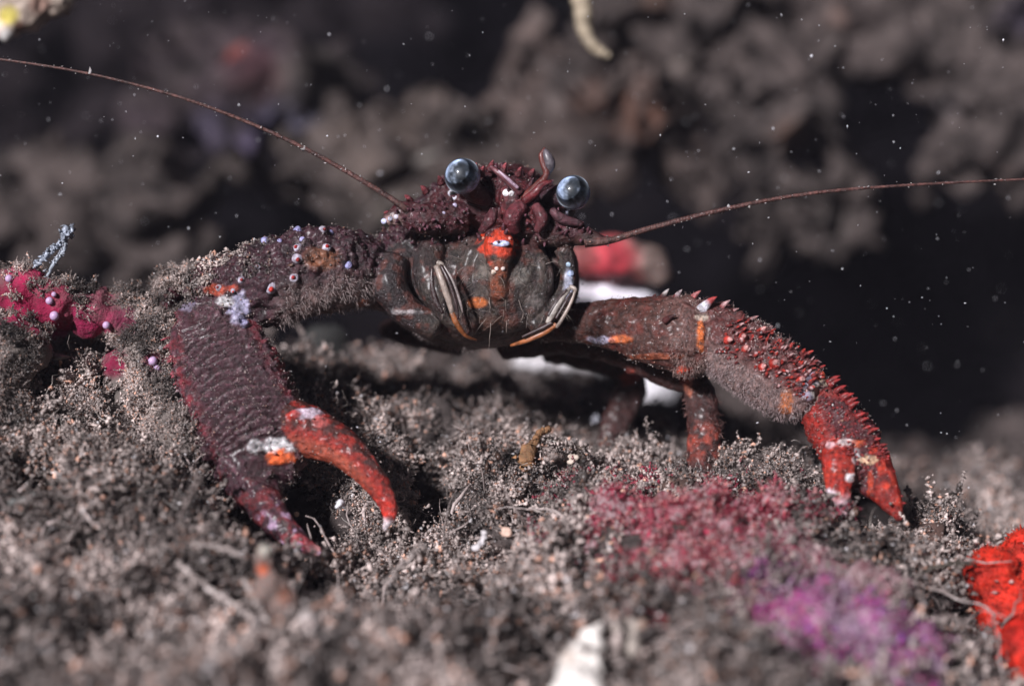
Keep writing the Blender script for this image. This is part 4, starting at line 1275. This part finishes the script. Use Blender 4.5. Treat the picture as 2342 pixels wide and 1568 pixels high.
algae('magenta_algae', ell(1820, 1400, 140, 60, .3), 330, [(.50, .05, .22), (.34, .05, .19), GY, (.30, .10, .2), (.13, .03, .12)],
      'bright magenta algae patch in the lower right', s=.3, seed=9)
algae('purple_algae', ell(1930, 1500, 260, 95, .1), 300, [(.24, .06, .27), (.38, .05, .2), GY, (.28, .13, .34), (.46, .08, .17), (.2, .04, .12)],
      'purple and mauve algae patch at the bottom edge on the right', s=.35, seed=11)

# orange red sponge at the right edge
o, sv, sn, scx = blob_rock('orange_sponge', [(2335, 1400, 105, 19.0), (2380, 1300, 90, 19.2), (2262, 1312, 58, 18.8), (2300, 1400, 70, 18.7), (2340, 1500, 80, 18.2), (2400, 1480, 140, 19.4), (2350, 1540, 90, 19.2), (2400, 1600, 130, 19), (2375, 1440, 100, 18.7), (2385, 1545, 105, 18.2), (2390, 1620, 110, 17.8)],
                      (.66, .030, .014), voxel=.04, amp=.13, fs=.5, seed=44, fine=.04, mat=M_sponge, silt=0,
                      label='vivid orange red sponge cut by the right edge of the picture', cat='sponge',
                      patches=[(2330, 1450, 40, (.45, .012, .008), .8), (2330, 1260, 30, (.45, .03, .02), .6)])
m = MB(); k = r4.choice(len(sv), 9000)
v, f, cc = filaments(sv[k], sn[k], r4.uniform(.02, .08, 9000), r4.uniform(.005, .013, 9000), r4, np.array([.70, .05, .022]) * r4.uniform(.3, 1.4, (9000, 1)), bend=.3, seg=2, sides=3)
m.add(v, f, cc); fz = m.build('fuzz', M_sponge, parent=o); fz['kind'] = 'stuff'
m = MB(); k = r4.choice(len(sv), 160)
a, bb = crumbs(sv[k] + sn[k] * .05, r4.uniform(.008, .028, 160), r=r4); m.add(a, bb, (.5, .3, .28)); m.build('silt_crumb', M_crumb, parent=o)['kind'] = 'stuff'


def shard(name, blobs, col, label, cat, **kw):
    kw.setdefault('voxel', .04); kw.setdefault('amp', .08); kw.setdefault('fs', .3); kw.setdefault('mat', M_white); kw.setdefault('silt', 0)
    return blob_rock(name, blobs, col, label=label, cat=cat, **kw)


shard('shell_fragment', [(1350, 1475, 40, 15.9, .5), (1330, 1530, 58, 15.7, .5), (1320, 1590, 66, 15.5, .5), (1368, 1442, 26, 16.1, .5)], (.85, .80, .75),
      'large chalky white shell fragment at the bottom edge', 'shell', seed=51, patches=[(1300, 1500, 20, (.4, .3, .24), .6)])
shard('shell_fragment', [(1415, 1436, 24, 16.2, .6), (1437, 1458, 24, 16.1, .6), (1448, 1485, 22, 16.0, .6), (1440, 1425, 18, 16.2, .6), (1465, 1428, 18, 16.2, .6)], (.60, .52, .46),
      'smaller cream shell fragment curling to the right of the chalky one', 'shell', seed=52, amp=.05, patches=[(1475, 1430, 20, (.5, .28, .2), .7)])
shard('shell_cone', [(705, 1432, 26, 15.7), (703, 1405, 17, 15.8), (700, 1380, 9, 15.9)], (.55, .48, .46), 'little pale cone shell standing in the lower left silt', 'shell', seed=53, amp=.03,
      patches=[(705, 1425, 9, (.2, .06, .04), .9)])
shard('sea_squirt', [(605, 1290, 30, 16.7), (625, 1340, 38, 16.6), (650, 1390, 36, 16.4), (600, 1262, 18, 16.8)], (.24, .17, .15), 'stubby sea squirt with an orange mouth below the left pincer', 'sea squirt',
      seed=54, amp=.05, mat=M_sponge, patches=[(600, 1300, 17, (.62, .14, .06), 1), (605, 1258, 16, (.62, .58, .5), 1), (655, 1360, 24, (.4, .16, .1), .7)])
shard('curved_shell', [(30, 1148, 16, 17.6), (50, 1142, 14, 17.6), (72, 1130, 9, 17.6)], (.42, .42, .4), 'thin pale curved shell sliver on the far left silt', 'shell', seed=55, amp=.015, asp=.5)
shard('white_chip', [(780, 1150, 7, 19.0), (772, 1158, 6, 19.0), (786, 1160, 6, 19)], (.75, .74, .78), 'tiny bright white chip lying between the tips of the left pincer', 'shell', seed=56, amp=.02, voxel=.015)
shard('white_chip', [(1100, 1240, 12, 18.6), (1110, 1222, 10, 18.6), (1088, 1252, 9, 18.6)], (.62, .58, .6), 'white angular chip half buried in the silt right of the left pincer', 'shell', seed=57, amp=.03, voxel=.02)
shard('white_chip', [(1157, 1215, 12, 18.8), (1145, 1205, 8, 18.8)], (.6, .42, .34), 'cream and pinkish chip in the centre foreground', 'shell', seed=58, amp=.03, voxel=.02)
shard('white_rubble', [(1505, 880, 56, 32), (1485, 930, 52, 32), (1525, 850, 40, 32), (1475, 965, 55, 32), (1450, 1030, 70, 32)], (.80, .78, .82), 'white rubble lump showing between the two right walking legs', 'rubble', seed=59, amp=.06)
shard('white_rubble', [(1350, 838, 28, 28), (1385, 852, 24, 28), (1200, 830, 30, 28), (1240, 832, 30, 28), (1300, 834, 26, 28)], (.75, .72, .74), 'thin white rubble sliver just under the right thigh', 'rubble', seed=60, amp=.05, asp=.7)
shard('white_pearl', [(1362, 955, 14, 22.6)], (.75, .76, .85), 'small round white pearl beside the rear walking leg', 'pearl', seed=61, amp=.01)
shard('top_shell', [(60, 15, 55, 23.4), (118, -12, 52, 23.4), (20, -10, 85, 23.5), (80, -30, 80, 23.5), (130, -50, 60, 23.5), (15, 70, 22, 23.2), (30, 50, 25, 23.2)], (.62, .50, .42), 'cream and pink shell hanging in the top left corner', 'shell', seed=62, amp=.06,
      patches=[(22, 35, 26, (.5, .42, .05), .9), (45, 60, 14, (.2, .06, .03), .8), (90, 10, 30, (.45, .2, .15), .5), (15, 85, 20, (.6, .6, .6), .8)])

def strand(name, ctrl, col, label, cat, mat=M_white, grit=0):
    m = MB(); q = catmull(ctrl, 40)
    pp = P(q[:, 0], q[:, 1], q[:, 2]); pp = pp + .012 * (np.random.default_rng(len(ctrl)).standard_normal(pp.shape))
    rr = q[:, 3] * K * q[:, 2]
    a, bb = tube(pp, rr, 10)
    m.add(a, bb, col)
    if grit:
        k = r4.integers(0, 40, grit)
        a, bb = crumbs(pp[k] + r4.normal(0, .6, (grit, 3)) * rr[k][:, None], r4.uniform(.3, .8, grit) * rr[k], r=r4)
        m.add(a, bb, np.repeat(r4.uniform(.4, 1.3, (grit, 1)) * np.array(col), 6, 0))
    o = m.build(name, mat); tag(o, label, cat)
    return o


strand('tube_worm', [(1325, -40, 25, 22), (1335, 30, 25, 21), (1342, 85, 25, 15), (1368, 112, 25, 13), (1392, 128, 25, 7)], (.40, .33, .24), 'pale cream worm tube hanging from the top edge near the middle', 'worm tube')
strand('worm_tube', [(1625, 1300, 17.6, 7), (1660, 1345, 17.5, 9), (1685, 1390, 17.4, 9), (1695, 1440, 17.3, 5)], (.42, .27, .23), 'slender pinkish worm tube arching over the crimson algae', 'worm tube')
strand('worm_tube', [(2105, 1310, 18.2, 3.5), (2140, 1295, 18.1, 4), (2190, 1288, 18.1, 4), (2235, 1292, 18.3, 2.5)], (.10, .085, .07), 'thin dark twig bridging the silt mound and the orange sponge', 'twig')
strand('algae_blade', [(1630, 1430, 16.8, 12), (1655, 1480, 16.7, 15), (1680, 1530, 16.6, 16), (1700, 1580, 16.5, 16)], (.34, .03, .14), 'long magenta blade pointing down at the bottom right of centre', 'algae', M_algae, 30)
for ctrl, lab in (([(410, 1290, 16.9, 7), (470, 1340, 16.8, 8), (540, 1385, 16.7, 7), (600, 1430, 16.6, 6)], 'long grey twig sloping down across the lower left silt'),
                  ([(560, 1330, 16.9, 7), (600, 1400, 16.7, 8), (645, 1480, 16.5, 7), (660, 1520, 16.4, 5)], 'steep grey twig beside the orange mouthed sea squirt'),
                  ([(430, 1245, 16.9, 4), (500, 1250, 16.9, 5), (560, 1275, 16.8, 4)], 'short level twig above the other lower left twigs'),
                  ([(880, 1330, 17.2, 4), (930, 1285, 17.6, 5), (965, 1240, 17.9, 4)], 'slanting twig in the dark hollow right of the left pincer')):
    strand('twig', ctrl, (.38, .32, .3), lab, 'twig', M_crumb, 60)['group'] = 'fallen twigs in the silt'
o = strand('hydroid', [(82, 608, 20.0, 5), (105, 585, 20, 5), (128, 565, 20, 5), (148, 545, 20, 7), (152, 522, 20, 9)], (.34, .38, .46), 'forked bluish silted hydroid on top of the magenta rock', 'hydroid', M_crumb, 260)
m = MB(); q = catmull([(108, 632, 20, 4), (125, 600, 20, 5), (145, 575, 20, 5), (150, 548, 20, 5)], 30); pp = P(q[:, 0], q[:, 1], q[:, 2])
a, bb = tube(pp, q[:, 3] * K * 20, 8); m.add(a, bb, (.3, .34, .4)); k = r4.integers(0, 30, 160)
a, bb = crumbs(pp[k] + r4.normal(0, .016, (160, 3)), r4.uniform(.005, .016, 160), r=r4); m.add(a, bb, (.36, .38, .44)); m.build('branch', M_crumb, parent=o)
m = MB(); n_ = 16; bp = P(np.full(n_, 145.), np.full(n_, 522.), np.full(n_, 20.)); dv = np.column_stack([-r4.uniform(.5, 1, n_), r4.normal(0, .3, n_), r4.uniform(-.2, .5, n_)])
m.add(*filaments(bp, dv, r4.uniform(.1, .2, n_), np.full(n_, .0025), r4, np.tile([[.12, .1, .09]], (n_, 1)), bend=.1, seg=3, sides=3)); m.build('tentacle', M_crumb, parent=o)
strand('hydroid', [(480, 645, 20.1, 2.5), (488, 620, 20.1, 2.5), (495, 600, 20.1, 3.5)], (.2, .19, .24), 'dim little hydroid left of the arm joint', 'hydroid', M_crumb, 60)

# little bulb and burrow in the middle
o = strand('sea_squirt', [(1255, 980, 20.1, 6), (1235, 990, 20.05, 8), (1222, 1012, 20, 9), (1208, 1035, 19.95, 19), (1203, 1058, 19.9, 17), (1205, 1068, 19.9, 8)], (.38, .2, .1), 'small amber bulb with a bent neck beside the burrow', 'sea squirt', M_sponge, 10)
m = MB(); cp = P(1275., 1055., 20.1)
t_ = np.linspace(0, 2 * math.pi, 40)
ring = cp + np.stack([np.cos(t_) * .27, .12 + 0 * t_, np.sin(t_) * .25 - .04], -1) * (1 + .22 * np.sin(3 * t_ + 1))[:, None]
a, bb = tube(ring, .05 + .02 * np.sin(5 * t_), 8, ref=np.array([0, 1., 0])); m.add(a, bb, (.14, .11, .09))
k = r4.integers(0, 40, 700); rg = cp + np.array([0, 0, -.04]) + np.stack([np.cos(t_[k]) * .28, r4.uniform(-.06, .14, 700), np.sin(t_[k]) * .26], -1) * (1 + .25 * np.sin(3 * t_[k] + 1))[:, None] + r4.normal(0, .05, (700, 3))
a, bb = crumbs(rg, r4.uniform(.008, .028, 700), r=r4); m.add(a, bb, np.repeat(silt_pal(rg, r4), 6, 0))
o = m.build('burrow_collar', M_crumb); tag(o, 'crumbly ring shaped collar round a dark burrow in the middle', 'burrow')
shard('white_chip', [(1312, 1045, 11, 19.95), (1306, 1058, 8, 19.95)], (.6, .5, .42), 'pale chip stuck on the right rim of the burrow', 'shell', seed=66, amp=.02, voxel=.02)

# specks drifting in the water
n_ = 950
sx_ = r4.uniform(-50, 2400, n_); sy_ = r4.uniform(-50, 1250, n_); sd_ = r4.uniform(18.3, 22.5, n_)
sd_[:230] = r4.uniform(21, 27, 230)
pp = P(sx_, sy_, sd_)
a, bb = crumbs(pp, r4.uniform(.003, .009, n_) * np.where(r4.random(n_) < .06, 2.0, 1) * np.where(sd_ > 22.5, 1.3, 1) * r4.uniform(.6, 1.45, n_), r=r4)
m = MB(); m.add(a, bb, (.7, .7, .75)); tag(m.build('marine_snow', M_white), 'tiny white specks drifting in the dark water', 'particles', kind='stuff')

# thin murk of the water
m_h = bpy.data.materials.new('water_haze'); m_h.use_nodes = True
nt = m_h.node_tree; nt.nodes.remove(nt.nodes['Principled BSDF'])
pv = nt.nodes.new('ShaderNodeVolumePrincipled'); pv.inputs['Color'].default_value = (.74, .70, .88, 1)
pv.inputs['Density'].default_value = 0.0006
nt.links.new(pv.outputs[0], nt.nodes['Material Output'].inputs['Volume'])
hv = np.array([[x, y, z] for x in (-75, 75) for y in (-24, 60) for z in (-45, 45)], float)
hf = np.array([[0, 1, 3, 2], [4, 6, 7, 5], [0, 4, 5, 1], [2, 3, 7, 6], [0, 2, 6, 4], [1, 5, 7, 3]])
hz = mesh_obj('haze', hv, hf, m_h, origin=np.zeros(3), smooth=False)
hz['kind'] = 'stuff'
